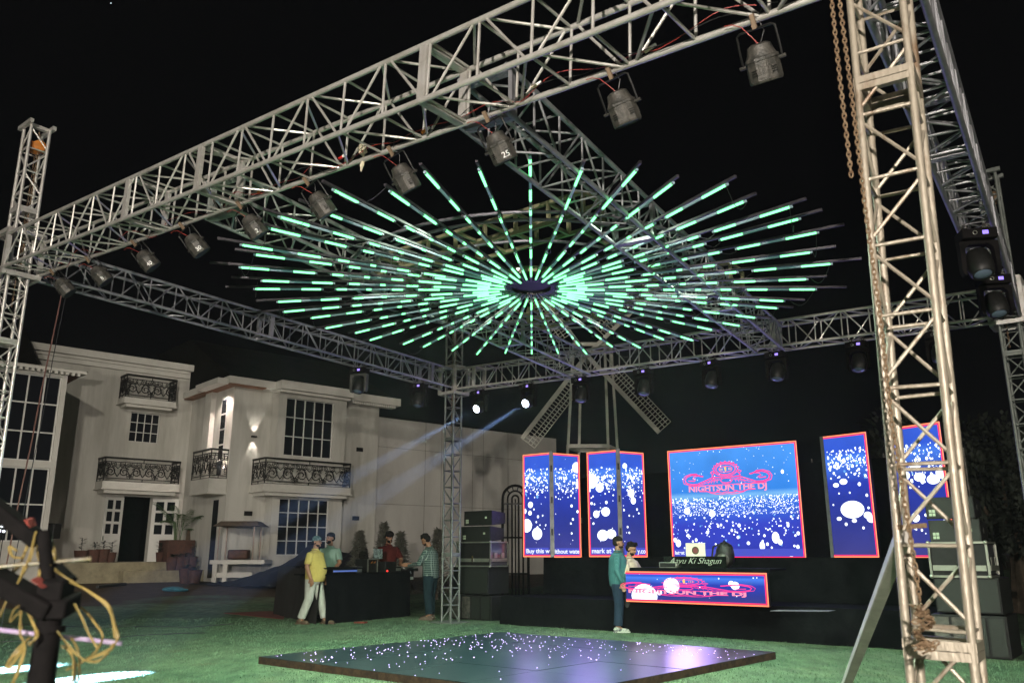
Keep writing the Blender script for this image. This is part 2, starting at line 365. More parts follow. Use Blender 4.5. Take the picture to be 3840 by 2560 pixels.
# sleeve blocks where the beams ride on the towers
def sleeve(B, z, h, label):
    s = thing('sleeve_block', label, 'sleeve block', B+Z*z, 0, 'sleeve blocks around the towers'); a = .225
    mb = MB()
    for i in (-1, 1):
        for j in (-1, 1):
            mb.bar(B+e1*(i*a)+e2*(j*a)+Z*(z-h/2), B+e1*(i*a)+e2*(j*a)+Z*(z+h/2), .06, .06, e1)
    for k in (-1, 1):
        for i in (-1, 1):
            mb.bar(B+e1*(i*(a+.004))+e2*(-a+.03)+Z*(z+k*h/2), B+e1*(i*(a+.004))+e2*(a-.03)+Z*(z+k*h/2), .05, .066)
            mb.bar(B+e2*(i*(a+.004))+e1*(-a-.02)+Z*(z+k*h/2), B+e2*(i*(a+.004))+e1*(a+.02)+Z*(z+k*h/2), .05, .062)
    mb.build('sleeve_frame', M['truss'], s)
    for k in (-1, 1):
        for (i, j) in ((-1, 0), (1, 0), (0, -1), (0, 1)):
            c = B+e1*(i*.172)+e2*(j*.172)+Z*(z+k*(h/2-.06)); ax = e2 if i else e1
            MB().tube(c-ax*.05, c+ax*.05, .032, 12).build('roller', M['blk2'], s)
sleeve(NL, zNL, .62, 'steel sleeve block where the near and left beams meet the left tower')
sleeve(BL, zBL, .60, 'steel sleeve block where the left and far beams meet the middle tower')
sleeve(BR, zBR, .66, 'steel sleeve block where the beams meet the right edge tower')
# loose chains and the brace by the nearest tower
def chain(name, label, pts, link=.025, r=.0036, heap=False):
    mb = MB(); pts = [Vector(p) for p in pts]; d = 0; i = 0; k = 0
    seg = [(pts[j+1]-pts[j]).length for j in range(len(pts)-1)]
    while k < len(seg):
        a, b = pts[k], pts[k+1]; u = (b-a)/max(seg[k], 1e-6)
        if d > seg[k]: d -= seg[k]; k += 1; continue
        c = a+u*d; x = u.cross(e2).normalized() if i % 2 else u.cross(u.cross(e2)).normalized()
        mb.path([c+x*(.0085*math.cos(t))+u*(.0180*math.sin(t)) for t in [j*PI/4 for j in range(8)]], r, 5, closed=True)
        d += link; i += 1
    return tag(mb.build(name, M['rust']), label, 'chain', 'rusty chains hanging by the nearest tower')
cy = 3.55
chain('chain', 'short rusty chain hanging free left of the nearest tower', [AT(3112, -60, cy), AT(3150, 300, cy), AT(3192, 657, cy)])
c0 = [AT(3140, -60, cy+.05), AT(3190, 330, cy+.05), AT(3245, 780, cy+.05), AT(3300, 1180, cy+.05), AT(3345, 1590, cy+.05), AT(3395, 1900, cy), AT(3425, 2080, cy), AT(3450, 2250, cy)]
chain('chain', 'long rusty chain hanging down along the nearest tower to knee height', c0)
tang = [AT(3420, 2270, 3.45)]
for i in range(34): tang.append(AT(3455+rnd.uniform(-42, 42)+i*.6, 2280+i*4.6+rnd.uniform(-18, 18), 3.42+rnd.uniform(-.05, .06)))
chain('chain', 'tangled heap of rusty chain knotted round the left post of the nearest tower', tang)
a = AT(3385, 2010, 3.9); b = G(3130, 2680)
pb = thing('brace_pole', 'grey square steel prop leaning from the lawn against the nearest tower', 'prop', b, 0)
MB().bar(a, b, .062, .062, e1).build('tube', M['darktruss'] if 0 else mat('grey_box_section', (.42, .40, .35), (.3, .28, .25), .5, .3, 6), pb, bevel=.006)
MB().bar(a+Vector((-.02, 0, .04)), a+Vector((.13, .04, .05)), .02, .022).build('clamp', M['rust'], pb)
# ================================================================ par lamps
M['lensdark'] = mat('dusty_dark_lens', (.02, .02, .02), None, .6)
def par_lamp(label, num):
    t = thing('par_lamp', label, 'par lamp', (0, 0, 0), 0, 'par lamps hanging from the near truss beam')
    # z axis points up to the clamp
    mb = MB(); n = 8
    mb.lathe([(.055, -.06), (.085, -.075), (.10, -.13), (.115, -.16)], n=18); mb.build('lamp_dome', M['blk2'], t)
    mb = MB(); mb.lathe([(.117, -.158), (.125, -.165), (.128, -.185), (.122, -.19), (.125, -.33), (.118, -.345), (.105, -.33), (.10, -.20)], n=10)
    mb.build('lamp_barrel', M['blk2'], t, smooth=False)
    mb = MB()
    for k in range(5):
        a = 2*PI*(k+.5)/10*2
        for j in range(3):
            c = Vector((math.cos(a)*.1205, math.sin(a)*.1205, -.25-j*.018)); tx = Vector((-math.sin(a), math.cos(a), 0))
            mb.box(c, tx*.024, Vector((math.cos(a), math.sin(a), 0))*.003, Z*.0035)
    mb.build('vent_slots', M['blk'], t)
    mb = MB()
    mb.path([(-.15, 0, -.20), (-.15, 0, -.08), (-.145, 0, .03), (-.12, 0, .045), (.12, 0, .045), (.145, 0, .03), (.15, 0, -.08), (.15, 0, -.20)], .009, 6); mb.build('yoke', M['blk'], t)
    for s in (-1, 1): MB().tube((s*.12, 0, -.20), (s*.175, 0, -.20), .014, 8).build('yoke_knob', M['blk2'], t)
    mb = MB(); mb.box((0, 0, .10), Vector((.016, 0, 0)), Vector((0, .014, 0)), Z*.055); mb.build('clamp', M['brass'], t)
    mb = MB(); mb.path([(.0, -.02, -.06), (-.03, -.03, 0), (-.09, -.02, .09), (-.16, 0, .13), (-.22, 0, .14)], .0034, 5); mb.build('power_cable', M['redwire'], t)
    mb = MB(); mb.path([(.01, .02, -.06), (.05, .04, .02), (.02, .05, .12), (.10, .03, .20), (.2, 0, .17)], .004, 5); mb.build('signal_cable', M['blackwire'], t)
    mb = MB(); mb.lathe([(.112, -.335), (.09, -.325), (.05, -.315)], n=18); mb.build('lens', M['lensdark'], t)
    return t
pars = [(2830, 10.99, 0, '', 'black par lamp with blue yoke, nearest the tower on the near beam', 2), (2299, 9.91, -4, '', 'black par lamp second from the tower on the near beam', -6),
        (1842, 8.74, 3, '25', 'par lamp marked twenty-five where the dark inner beam joins', -8), (1482, 7.62, 6, '', 'black par lamp right of the knotted cream tape', -10),
        (1169, 6.43, 8, '', 'black par lamp left of the knotted cream tape, white patch on its dome', -16), (918, 5.3, 8, '2', 'par lamp marked with a two beside the leftmost lit tubes', -18),
        (702, 4.16, 8, '30', 'par lamp marked thirty, third to the left of the knotted cream tape', -22), (522, 3.06, 8, '40', 'par lamp marked forty, fourth from the left end of the near beam', -24),
        (348, 1.85, 8, '8', 'par lamp marked with an eight, last but one towards the left tower', -26), (215, .79, 8, '', 'black par lamp closest to the left tower', -26)]
proto = None
for (px, tt, tx, num, lab, ty) in pars:
    tt *= q; c = NL+e1*tt+Z*(zNL+(zNR-zNL)*tt/11.56-hF/2-.115)+e2*(sF/2)
    m = frame4(c, e1, None) @ Matrix.Rotation(R(ty), 4, 'Y') @ Matrix.Rotation(R(30+tx*.6), 4, 'X') @ Matrix.Scale(.86, 4)
    if proto is None:
        proto = par_lamp(lab, num); proto.matrix_world = m; o = proto; WM[o.name] = m.copy()
    else: o = copy_tree(proto, None, m, lab)
    if num:
        W = WM[o.name]; fx = (W.to_3x3() @ Vector((1, .12, 0))).normalized()
        text(num, W @ Vector((.085, -.103, -.295)), W.to_3x3() @ Vector((.8, .55, 0)), W.to_3x3() @ Z, .065, M['wpm'], o, 'number')
# wiring of the lamps

def dchord(t, dz=0): return NL+e1*t+e2*(sF/2)+Z*(zNL+(zNR-zNL)*t/11.56-hF/2+dz)
for k, (m_, nm) in enumerate(((M['redwire'], 'red power wire strung along the near beam between its par lamps'), (M['blackwire'], 'black signal cable strung along the near beam behind its par lamps'))):
    pts = []
    n = 150
    for i in range(n+1):
        t = .8+10.2*q*i/n; pts.append(dchord(t, .10*abs(math.sin(t*PI/1.12+k*.4))+.03*math.sin(t*9+k)-(.02))-e2*(.05+.05*math.sin(t*5+k*2)))
    tag(MB().path(pts, .0030, 5).build('wire', m_), nm, 'wire')
for i, (t, c, lab) in enumerate(((10.2, 'cream', 'pale'), (9.2, 'cream', 'yellow and white'), (8.0, 'orange', 'yellow and grey'), (6.9, 'red', 'red and yellow'), (5.6, 'orange', 'orange'), (3.2, 'cream', 'white'))):
    p0 = dchord(t*q, .02+.04*(i % 2))-e2*.05
    a = MB().tube(p0, p0+e1*.05+Z*.012, .014, 8, mi=0); a.tube(p0+e1*.05+Z*.012, p0+e1*.09+Z*.02, .012, 8, mi=1)
    tag(a.build('plug', [M[c], M['wpm']]), lab+' cable connector on the near beam, '+['left of the lamp nearest the tower', 'between second and third lamps', 'right of the knotted cream tape', 'above the knotted cream tape', 'by the lamp numbered 2', 'by the lamp numbered 40'][i], 'connector', 'cable connectors on the near beam')
# cream tape knotted on the beam
p0 = ONP(1362, 570, on_front(5)+e2*(sF/2), e2)
mb = MB()
for i in range(9):
    a0 = rnd.uniform(0, 2*PI)
    mb.path([p0+e1*(.035*math.cos(a0+j*.8)+rnd.uniform(-.01, .01))+Z*(.05*math.sin(a0+j*.8)+.02)+e2*rnd.uniform(-.03, .02) for j in range(7)], .007, 5)
mb.path([p0, p0-Z*.09+e1*.01, p0-Z*.13-e1*.01, p0-Z*.19-e1*.02], [.01, .012, .022, .004], 6)
tag(mb.build('tape_knot', M['cream']), 'cream cloth tape knotted round the lower chord of the near beam', 'tape')

# ropes dangling beside the left tower
for k, (px0, px1, yy, lb) in enumerate(((236, 88, NL.y+.35, 'dark red rope hanging from the near beam beside the left tower'), (252, 112, NL.y+.45, 'thin black rope hanging just right of the dark red one by the left tower'))):
    a_ = AT(px0, 1075, yy); b_ = AT(px1, 1800, yy); b_ = a_+(b_-a_)*(a_.z/(a_.z-b_.z))
    tag(MB().path([a_.lerp(b_, f/14)+e1*(.012*math.sin(f*1.3+k)) for f in range(15)], .010 if k == 0 else .006, 5).build('rope', mat('dark_red_rope', (.10, .045, .035), None, .8) if k == 0 else M['blackwire']), lb, 'rope')
# ================================================================ the star of light tubes
M['led'] = emit('lit_green_diodes', (.20, 1.0, .36), 3.0)
M['leddim'] = mat('unlit_tube', (.30, .36, .42), None, .3, emit=((.25, .7, .75), .10))
M['rod'] = mat('dark_square_rod', (.05, .045, .055), (.10, .09, .10), .45, .5, 8)
ZS = 4.84; SC = G(1992, 1088, ZS)
def rad(y): return (G(1990, y, ZS)-G(1990, 1088, ZS)).length
star = thing('star_chandelier', 'huge star of radiating rods carrying lit green light tubes', 'light fixture', SC)
pat = [[(615, 675, 1), (675, 724, 0), (724, 765, 1)], [(797, 816, 1), (816, 852, 0), (852, 861, 1), (861, 896, 0), (896, 914, 1)], [(938, 970, 1), (970, 1000, 0), (1000, 1036, 1)]]
pat = [[(rad(a), rad(b), c) for a, b, c in s] for s in pat]
NS = 48
INNER = MB()
def segtube(mb, rings, r, n=8):          # rings: (centre, material of the stretch that follows)
    u = (rings[-1][0]-rings[0][0]).normalized(); x = u.orthogonal().normalized(); y = u.cross(x); o = len(mb.v); vs = []
    for c, _ in rings: vs += [c+(x*math.cos(2*PI*j/n)+y*math.sin(2*PI*j/n))*r for j in range(n)]
    mb.v += vs
    for i in range(len(rings)-1):
        for j in range(n): mb.f.append([o+i*n+j, o+i*n+(j+1) % n, o+(i+1)*n+(j+1) % n, o+(i+1)*n+j]); mb.m.append(rings[i][1])
    k = len(rings)-1; mb.f += [[o+j for j in range(n)][::-1], [o+k*n+j for j in range(n)]]; mb.m += [1, 1]
for i in range(NS):
    cam_dir = Vector((-SC.x, -SC.y, 0)).normalized()
    an = math.atan2(cam_dir.y, cam_dir.x)+2*PI*i/NS; d = V3(math.cos(an), math.sin(an)); sd_ = V3(-d.y, d.x)
    off = (-.15 if i % 2 else 0)+rnd.uniform(-.07, .06); dz = rnd.uniform(-.025, .02)
    side = abs(sd_.dot(cam_dir)); r1 = pat[0][0][0]+off; lft = d.dot(rt) < 0; rlen = r1+.06+(.06+(.36 if lft else .30)*side**3)*rnd.uniform(.5, 1.1)
    tilt = rnd.uniform(-.012, .012)
    P = lambda r, h=0: SC+d*r+Z*(h+dz*(r/3.7)+tilt*r)
    rod = MB().bar(P(.27, .035), P(rlen, .035), .026, .026).build('rod', M['rod'], star, smooth=False)
    for si, seg in enumerate(pat):
        mb = MB() if si < 2 else INNER
        a, b = seg[0][0]+off, seg[-1][1]+off
        segtube(mb, [(P(a+.03), 1)]+[(P(x0+off), 0 if lit else 1) for (x0, x1, lit) in seg]+[(P(b), 1), (P(b-.03), 1)], .0135)
        if si < 2: mb.build('led_tube', [M['led'], M['leddim']], rod)
    mb = MB()
    for seg, nx in ((pat[0], pat[1]), (pat[1], pat[2])):
        a = seg[-1][1]+off; b = nx[0][0]+off
        mb.path([P(a, 0), P(a-.03, -.03)+sd_*.02, P((a+b)/2, -.05+rnd.uniform(-.03, .02))+sd_*.03, P(b+.03, -.02), P(b, 0)], .004, 4)
    mb.build('joint_cable', M['blackwire'], rod)
    if i % 2 == 0 and side > .3:
        an2 = an+2*PI/NS; d2 = V3(math.cos(an2), math.sin(an2)); q0 = P(r1); q1 = SC+d2*(pat[0][0][0]-.15)
        MB().path([q0.lerp(q1, f)-Z*(.16*math.sin(PI*f)) for f in [k/8 for k in range(9)]], .003, 4).build('loop_cable', M['blackwire'], rod)
INNER.build('led_tube', [M['led'], M['leddim']], star, kind='stuff')
mb = MB(); mb.lathe([(.02, .05), (.28, .05), (.28, .09), (.02, .09)], SC, Z, 32); mb.build('hub_plate', M['blk'], star)
mb = MB(); mb.lathe([(.34, .12), (.42, .12), (.42, .20), (.34, .20), (.34, .12)], SC, Z, 36); mb.build('hub_drum', M['yellowpipe'], star)
M['whitelamp'] = emit('small_white_lamp', (1, .95, .95), 3)
MB().box(G(1945, 1014, ZS+.15), rt*.03, up*.03, fw*.01).build('control_lamp', M['whitelamp'], star)
def ring(r, z, th=.018):
    pts = [SC+V3(math.cos(a), math.sin(a))*r+Z*z for a in [2*PI*j/72 for j in range(72)]]
    return MB().path(pts, th, 8, closed=True).build('ring_pipe', M['ringpipe'], star)
ring(rad(827), .10); ring(rad(862), .12); ring(rad(930), .09)
def ladder(P0, L, w, h, n, nm):
    mb = MB(); s = e2
    for k in range(2):
        for j in range(2):
            mb.bar(P0+s*(w*k)+Z*(h*j), P0-e1*L+s*(w*k)+Z*(h*j), .042, .042)
    for i in range(n+1):
        a = P0-e1*(L*i/n)
        for k in range(2): mb.bar(a+s*(w*k)+Z*.02, a+s*(w*k)+Z*(h-.02), .040, .040, e1)
        for j in range(2): mb.bar(a+s*.02+Z*(h*j), a+s*(w-.02)+Z*(h*j), .038, .038)
    mb.build(nm, M['yellowpipe'], star, smooth=False)
pA = G(2187, 800, ZS+.30); ladder(pA, 3.4, .42, .26, 7, 'pipe_frame')
ladder(pA+e2*3.3+e1*.3, 3.6, .42, .26, 7, 'pipe_frame')
for (p0, p1) in ((pA-e1*.3, pA-e1*.3+e2*3.3), (pA-e1*3.0, pA-e1*3.0+e2*3.3)):
    MB().bar(p0+Z*.0+e2*.45, p1-e2*.03, .04, .04).build('pipe_tie', M['yellowpipe'], star)
for k in range(6):
    a = 2*PI*k/6; p_ = SC+V3(math.cos(a), math.sin(a))*2.2-Z*.08
    o = spot('star_lawn_fill', p_, p_-Z, 800, (.76, 1, .76), 158, .5, .6); o.parent = star; o.matrix_parent_inverse = WM[star.name].inverted()  # unseen spots added below the tubes to brighten the lawn
# ================================================================ moving heads
M['display'] = emit('blue_violet_display', (.35, .25, 1), 1.6)
M['mhgrey'] = mat('dusty_grey_yoke', (.07, .07, .06), (.03, .03, .028), .5, .1, 7)
M['beamlens'] = emit('blazing_lens', (.75, .85, 1), 14)
def moving_head(label, grey=False):
    t = thing('moving_head', label, 'moving light', (0, 0, 0), 0, 'moving lights hanging from the rig')
    MB().box((0, 0, -.13), Vector((.17, 0, 0)), Vector((0, .12, 0)), Z*.055).build('base_box', M['matblk'], t, bevel=.01)
    for s in (-1, 1):
        mb = MB(); mb.path([(s*.10+.022*math.cos(a), 0, -.025+.026*math.sin(a)) for a in [j*PI/5 for j in range(10)]], .009, 5, closed=True); mb.box((s*.10, 0, -.06), Vector((.02, 0, 0)), Vector((0, .015, 0)), Z*.018)
        mb.build('clamp', M['blk2'], t)
    m_ = M['mhgrey'] if grey else M['matblk']
    mb = MB()
    mb.prism([(-.19, -.05, -.20), (-.19, -.05, -.50), (-.17, -.05, -.56), (-.145, -.05, -.56), (-.135, -.05, -.27), (-.09, -.05, -.23), (.09, -.05, -.23), (.135, -.05, -.27), (.145, -.05, -.56), (.17, -.05, -.56), (.19, -.05, -.50), (.19, -.05, -.20), (.15, -.05, -.188), (-.15, -.05, -.188)], (0, .10, 0))
    mb.build('yoke', m_, t, smooth=False, bevel=.008)
    mb = MB(); ax = Vector((0, -.35, -1)).normalized(); c = Vector((0, 0, -.44))
    mb.lathe([(.05, -.17), (.10, -.15), (.125, -.06), (.128, .04), (.115, .11), (.10, .13), (.09, .125)], c, ax, 18); mb.build('head', M['blk'], t)
    MB().lathe([(.088, .122), (.06, .14), (.02, .148)], c, ax, 18).build('lens', M['lensglass'], t)
    MB().box((.05, -.1225, -.13), Vector((.028, 0, 0)), Vector((0, .002, 0)), Z*.020).build('display', M['display'], t)
    mb = MB(); mb.path([(-.05+.02*math.cos(a), -.124, -.13+.02*math.sin(a)) for a in [j*PI/5 for j in range(10)]], .003, 4, closed=True); mb.build('control_ring', M['alu'], t)
    return t
M['lensglass'] = mat('coated_lens', (.12, .16, .22), None, .08, .3)
def chord_pt(A, B, za, zb, h, px, off=0):
    best = None
    for i in range(3001):
        t = i/3000; P = A+(B-A)*t+Z*(za+(zb-za)*t-h/2); v = P-EYE; x = 1920+FPX*v.dot(rt)/v.dot(fw)
        if v.dot(fw) > 0 and (best is None or abs(x-px) < best[0]): best = (abs(x-px), P)
    return best[1]
mh = None
def place_head(P, rz, label, lens=None, aim=None, grey=False):
    global mh
    m = Matrix.Translation(P) @ Matrix.Rotation(rz, 4, 'Z')
    if mh is None: o = moving_head(label, grey); o.matrix_world = m; mh = o; WM[o.name] = m.copy()
    else: o = copy_tree(mh, None, m, label)
    if grey:
        for c in o.children:
            if c.name.startswith('yoke'): c.data = c.data.copy(); c.data.materials[0] = M['mhgrey']
    if aim is not None:
        W = WM[o.name]; c = W @ Vector((0, 0, -.44)); ax = (aim-c).normalized()
        for ch in list(o.children):
            if ch.name.startswith('head') or ch.name.startswith('lens'): bpy.data.objects.remove(ch)
        MB().lathe([(.05, -.17), (.10, -.15), (.125, -.06), (.128, .04), (.115, .11), (.10, .13), (.09, .125)], c, ax, 18).build('head', M['blk'], o)
        MB().lathe([(.085, .128), (.05, .14), (.02, .145)], c, ax, 18).build('lens', M['beamlens'], o)
        return o, c+ax*.16, ax
    return o, None, None
ab = math.atan2(e1.y, e1.x)
HB = lambda px: chord_pt(BL, BR, zBL, zBR, hB, px)
HL = lambda px: chord_pt(NL, BL, zNL, zBL, hL, px)
HR = lambda px: chord_pt(NR, BR, zNR, zBR, hR, px)
names = [(2178, 'dark moving light in front of the windmill tower legs'), (2412, 'dark moving light right of the windmill hub'), (2665, 'dark moving light above the left edge of the main screen'),
         (2908, 'dark moving light above the right half of the main screen'), (3211, 'dark moving light between the main screen and the nearest tower'), (3512, 'dark moving light seen through the nearest tower')]
for px, lb in names: place_head(HB(px), ab+rnd.uniform(-.25, .1), lb)
place_head(HL(1349), ab+.3, 'moving light with a dusty grey yoke on the left beam', grey=True)
place_head(HL(1571), ab+.3, 'dark moving light on the left beam just left of the middle tower')
place_head(HR(3652)-Z*.02, ab+.5, 'large dark moving light on the right beam, the upper and nearer one')
place_head(HR(3716)-Z*.02, ab+.5, 'large dark moving light on the right beam, the lower and farther one')
POOL = G(170, 2530)
beams = []
for px, lb, tgt in ((1800, 'lit moving light next to the middle tower throwing a pale beam', POOL+V3(-.8, .5)), (1982, 'lit moving light further right throwing a pale beam', POOL+V3(.7, -.25))):
    c = HB(px); o, p, ax = place_head(c, ab, lb, aim=tgt+Z*.2); beams.append((p, ax, tgt))
for p, ax, tgt in beams:
    s = spot('beam_lamp', p+ax*.05, tgt, 620000, (.36, .55, 1.0), 4.6, .5, .03)
# ================================================================ windmill behind the stage
def windmill():
    Y = 29.0; hub = AT(2200, 1332, Y)
    t = thing('windmill', 'white lattice-bladed garden windmill standing behind the stage', 'windmill', (hub.x, hub.y+1, 0))
    wm = mat('weathered_white_paint', (.46, .45, .39), (.34, .33, .28), .8, 0, 2, .2)
    X = Vector((math.cos(R(-6)), math.sin(R(-6)), 0)); N = Vector((-X.y, X.x, 0))
    for (tx, ty) in ((1957, 1645), (2472, 1622), (2460, 1082), (1985, 1040)):
        tip = ONP(tx, ty, hub, N); d = tip-hub; L = d.length; d /= L; r = N.cross(d)*-1
        # right-hand side when looking outward, as seen from the camera
        bl = MB().bar(hub+d*.0-N*.02*(1 if tx < 2200 else 2.4), tip-N*.02*(1 if tx < 2200 else 2.4), .15, .06, N).build('blade_spar', wm, t, smooth=False)
        mb = MB(); w_ = .44
        o = lambda a, b: hub+d*a+r*b-N*.03
        for k in range(3): mb.bar(o(L*.27, .12+w_*(k+1)/3), o(L*.995, .12+w_*(k+1)/3), .026, .026, N)
        n = 22
        for k in range(n+1):
            a = L*.27+(L*.725)*k/n; mb.bar(o(a, .06), o(a, .12+w_+.01), .024, .03, N)
        mb.build('blade_lattice', wm, bl, smooth=False)
    MB().tube(hub-N*.25, hub+N*.9, .12, 14).build('hub', wm, t)
    def G2(px, py, dy): return AT(px, py, Y+.6+dy)
    legs = [((2151, 1288), (2129, 1691), 0), ((2268, 1305), (2281, 1686), 0), ((2180, 1300), (2172, 1664), 1.2), ((2292, 1305), (2314, 1664), 1.2)]
    LG = []
    for a, b, dy in legs:
        p, q_ = G2(*a, dy), G2(*b, dy); q2 = p+(q_-p)*((p.z)/(p.z-q_.z)); MB().bar(p, q2, .095, .095, N).build('leg', wm, t, smooth=False); LG.append((p, q2))
    def bar(i, j, z, w_=.13):
        f = lambda l: l[0]+(l[1]-l[0])*((l[0].z-z)/l[0].z); return MB().bar(f(LG[i]), f(LG[j]), w_, w_).build('cross_bar', wm, t, smooth=False)
    zt = LG[0][0].z-.03; zl = G2(2200, 1672, 0).z
    for z in (zt, zl, zl*.5):
        bar(0, 1, z); bar(2, 3, z-.01); bar(0, 2, z-.02); bar(1, 3, z-.02)
windmill()
# ================================================================ the house
H = thing('house', 'white two-storey house with iron balconies and tall latticed windows', 'house', PA)
def tz(px, py, off):
    P = ONP(px, py, PA+NF*off, NF); v = P-PA; return v.dot(EF), P.z
def hp(t, z, off): return PA+EF*t+NF*off+Z*z
def slab(mb, t0, t1, z0, z1, o0, o1, mi=0):
    mb.box(hp((t0+t1)/2, (z0+z1)/2, (o0+o1)/2), EF*(abs(t1-t0)/2), NF*(abs(o1-o0)/2), Z*(abs(z1-z0)/2), mi); return mb
def wall_holes(mb, t0, t1, z0, z1, o0, o1, holes):
    ts = sorted({t0, t1, *[h[0] for h in holes], *[h[1] for h in holes]})
    for a, b in zip(ts, ts[1:]):
        hs = sorted([(h[2], h[3]) for h in holes if h[0] <= a+1e-6 and h[1] >= b-1e-6]); z = z0
        for (c, d) in hs:
            if c > z: slab(mb, a, b, z, c, o0, o1)
            z = max(z, d)
        if z < z1: slab(mb, a, b, z, z1, o0, o1)
def rng(off, l, r, t, b):
    return tz(*l, off)[0], tz(*r, off)[0], tz(*b, off)[1], tz(*t, off)[1]
# the two planes: A recessed, B projecting; B's left corner is seen at px 867
tA = tz(713, 1600, 0)[0]
LB = 0
for i in range(800):
    o = i*.01; P = hp(tA, 5, o); v = P-EYE
    if 1920+FPX*v.dot(rt)/v.dot(fw) >= 858: LB = o; break
OW = 3.6
# --- recessed wall
zA1 = tz(480, 1335, 0)[1]; tA0 = tz(120, 1500, 0)[0]
door = rng(0, (452, 1980), (562, 1985), (515, 1861), (500, 2105)); win = rng(0, (488, 1600), (597, 1610), (545, 1549), (535, 1657))
mb = MB(); wall_holes(mb, tA0, tA, -.3, zA1+.02, -.35, 0, [door, win]); mb.build('wall', M['white'], H, smooth=False)
PL = tz(460, 2113, 2.2)[1]
# attic cornice with dentils
zc0, zc1 = tz(480, 1385, .35)[1], tz(480, 1333, .35)[1]
tc1 = tz(731, 1395, .35)[0]
mb = MB(); slab(mb, tA0-1.5, tc1, zc0+.32, zc1, -.35, .35); slab(mb, tA0-1.5, tc1-.1, zc0, zc0+.32, -.35, .12); mb.build('cornice', M['trim'], H, smooth=False)
mb = MB()
n = 90
for i in range(n):
    t = tA0-1.4+(tc1-.2-tA0+1.4)*i/n; slab(mb, t, t+.09, zc0+.19, zc0+.316, .123, .20)
mb.build('dentil_course', M['trim'], H, smooth=False)
# window in the recessed wall
def window(r, off, nx, ny, fr=.05, curtain=False, depth=.16, parent=None):
    t0, t1, z0, z1 = r
    wf = MB(); g = parent or H
    for i in range(nx+1):
        t = t0+(t1-t0)*i/nx; e = fr*(.55 if 0 < i < nx else 1)
        slab(wf, max(t0, t-e/2), min(t1, t+e/2), z0+.01, z1-.01, off-depth+.02, off-depth+.07)
    for j in range(ny+1):
        z = z0+(z1-z0)*j/ny; e = fr*(.55 if 0 < j < ny else 1)
        slab(wf, t0+.01, t1-.01, max(z0, z-e/2), min(z1, z+e/2), off-depth+.023, off-depth+.067)
    o = wf.build('window', M['frame'], g, smooth=False)
    gl = MB(); slab(gl, t0+.005, t1-.005, z0+.005, z1-.005, off-depth-.015, off-depth+.005); gl.build('pane', M['glass'], o, smooth=False)
    return o
window(win, 0, 4, 3)
# juliet balconies with wrought-iron scrolls
def scroll(c, T, U, r, turns=1.6, sgn=1, a0=0, n=18):
    return [c+T*(sgn*math.cos(a0+turns*2*PI*i/n)*r*(1-.78*i/n))+U*(math.sin(a0+turns*2*PI*i/n)*r*(1-.78*i/n)) for i in range(n+1)]
def rail_panel(mb, O, T, W, h):
    U = Z; N_ = T.cross(U)
    mb.bar(O+U*h, O+T*W+U*h, .09, .07); mb.bar(O+U*(h-.16), O+T*W+U*(h-.16), .036, .036); mb.bar(O+U*.12, O+T*W+U*.12, .036, .036); mb.bar(O+U*.01, O+T*W+U*.01, .03, .03)
    for x in (0, W): mb.bar(O+T*x, O+T*x+U*h, .035, .035, T)
    mb.bar(O+T*(W/2)+U*.012, O+T*(W/2)+U*.11, .03, .03, T); mb.bar(O+T*(W/2)+U*(h-.15), O+T*(W/2)+U*(h-.01), .03, .03, T)
    n = max(1, round(W/1.15)); k = W/n; hh = h-.30
    for i in range(n):
        c = O+T*(k*(i+.5))+U*(.13)
        for s in (-1, 1):
            S = T*s
            mb.path(scroll(c+S*(k*.26)+U*(hh*.40), S, U, min(k*.20, hh*.36), 1.6, 1, .5), .021, 4)
            mb.path(scroll(c+S*(k*.17)+U*(hh*.84), S, U, hh*.17, 1.5, 1, 2), .019, 4)
            mb.path(scroll(c+S*(k*.40)+U*(hh*.84), S, U, hh*.15, 1.5, -1, 2), .019, 4)
            mb.path(scroll(c+S*(k*.42)+U*(hh*.20), S, U, hh*.15, 1.5, 1, 4), .019, 4)
            mb.path([c+U*(hh*.10), c+S*(k*.12)+U*(hh*.40), c+S*(k*.17)+U*(hh*.62), c+S*(k*.10)+U*(hh*.78), c+U*(hh*.60)], .021, 4)
            mb.path([c+S*(k*.5), c+S*(k*.45)+U*(hh*.3), c+S*(k*.30)+U*(hh*.72), c+S*(k*.26)+U*hh], .019, 4)
def balcony(t0, t1, zf, h, off, dep, slabh, name='balcony', lip=True):
    mb = MB(); slab(mb, t0, t1, zf-slabh*.62, zf, off+.003, off+dep); slab(mb, t0+.12, t1-.12, zf-slabh, zf-slabh*.62, off+.003, off+dep-.12)
    if lip: slab(mb, t0-.05, t1+.05, zf-slabh*.70, zf-slabh*.60, off+.004, off+dep+.05)
    b = mb.build(name, M['trim'], H, smooth=False)
    mb = MB(); o = off+dep-.06
    rail_panel(mb, hp(t0+.04, zf, o), EF, t1-t0-.08, h)
    rail_panel(mb, hp(t0+.04, zf, off+.03), NF, dep-.1, h); rail_panel(mb, hp(t1-.04, zf, off+.03), NF, dep-.1, h)
    mb.build('iron_railing', M['iron'], b)
    return b
DP = 1.0
def bal_from(off, l, r, ztop, zbot, slabpy, sx, dep):
    o = off+dep; t0, t1 = tz(*l, o)[0], tz(*r, o)[0]; zt, zb = tz(*ztop, o)[1], tz(*zbot, o)[1]; zs = tz(sx, slabpy, o)[1]
    return balcony(t0, t1, zb, zt-zb, off, dep, zb-zs)
bal_from(0, (472, 1450), (666, 1460), (570, 1414), (566, 1497), 1530, 566, .9)
bal_from(0, (390, 1760), (678, 1775), (535, 1722), (530, 1808), 1852, 530, 1.0)
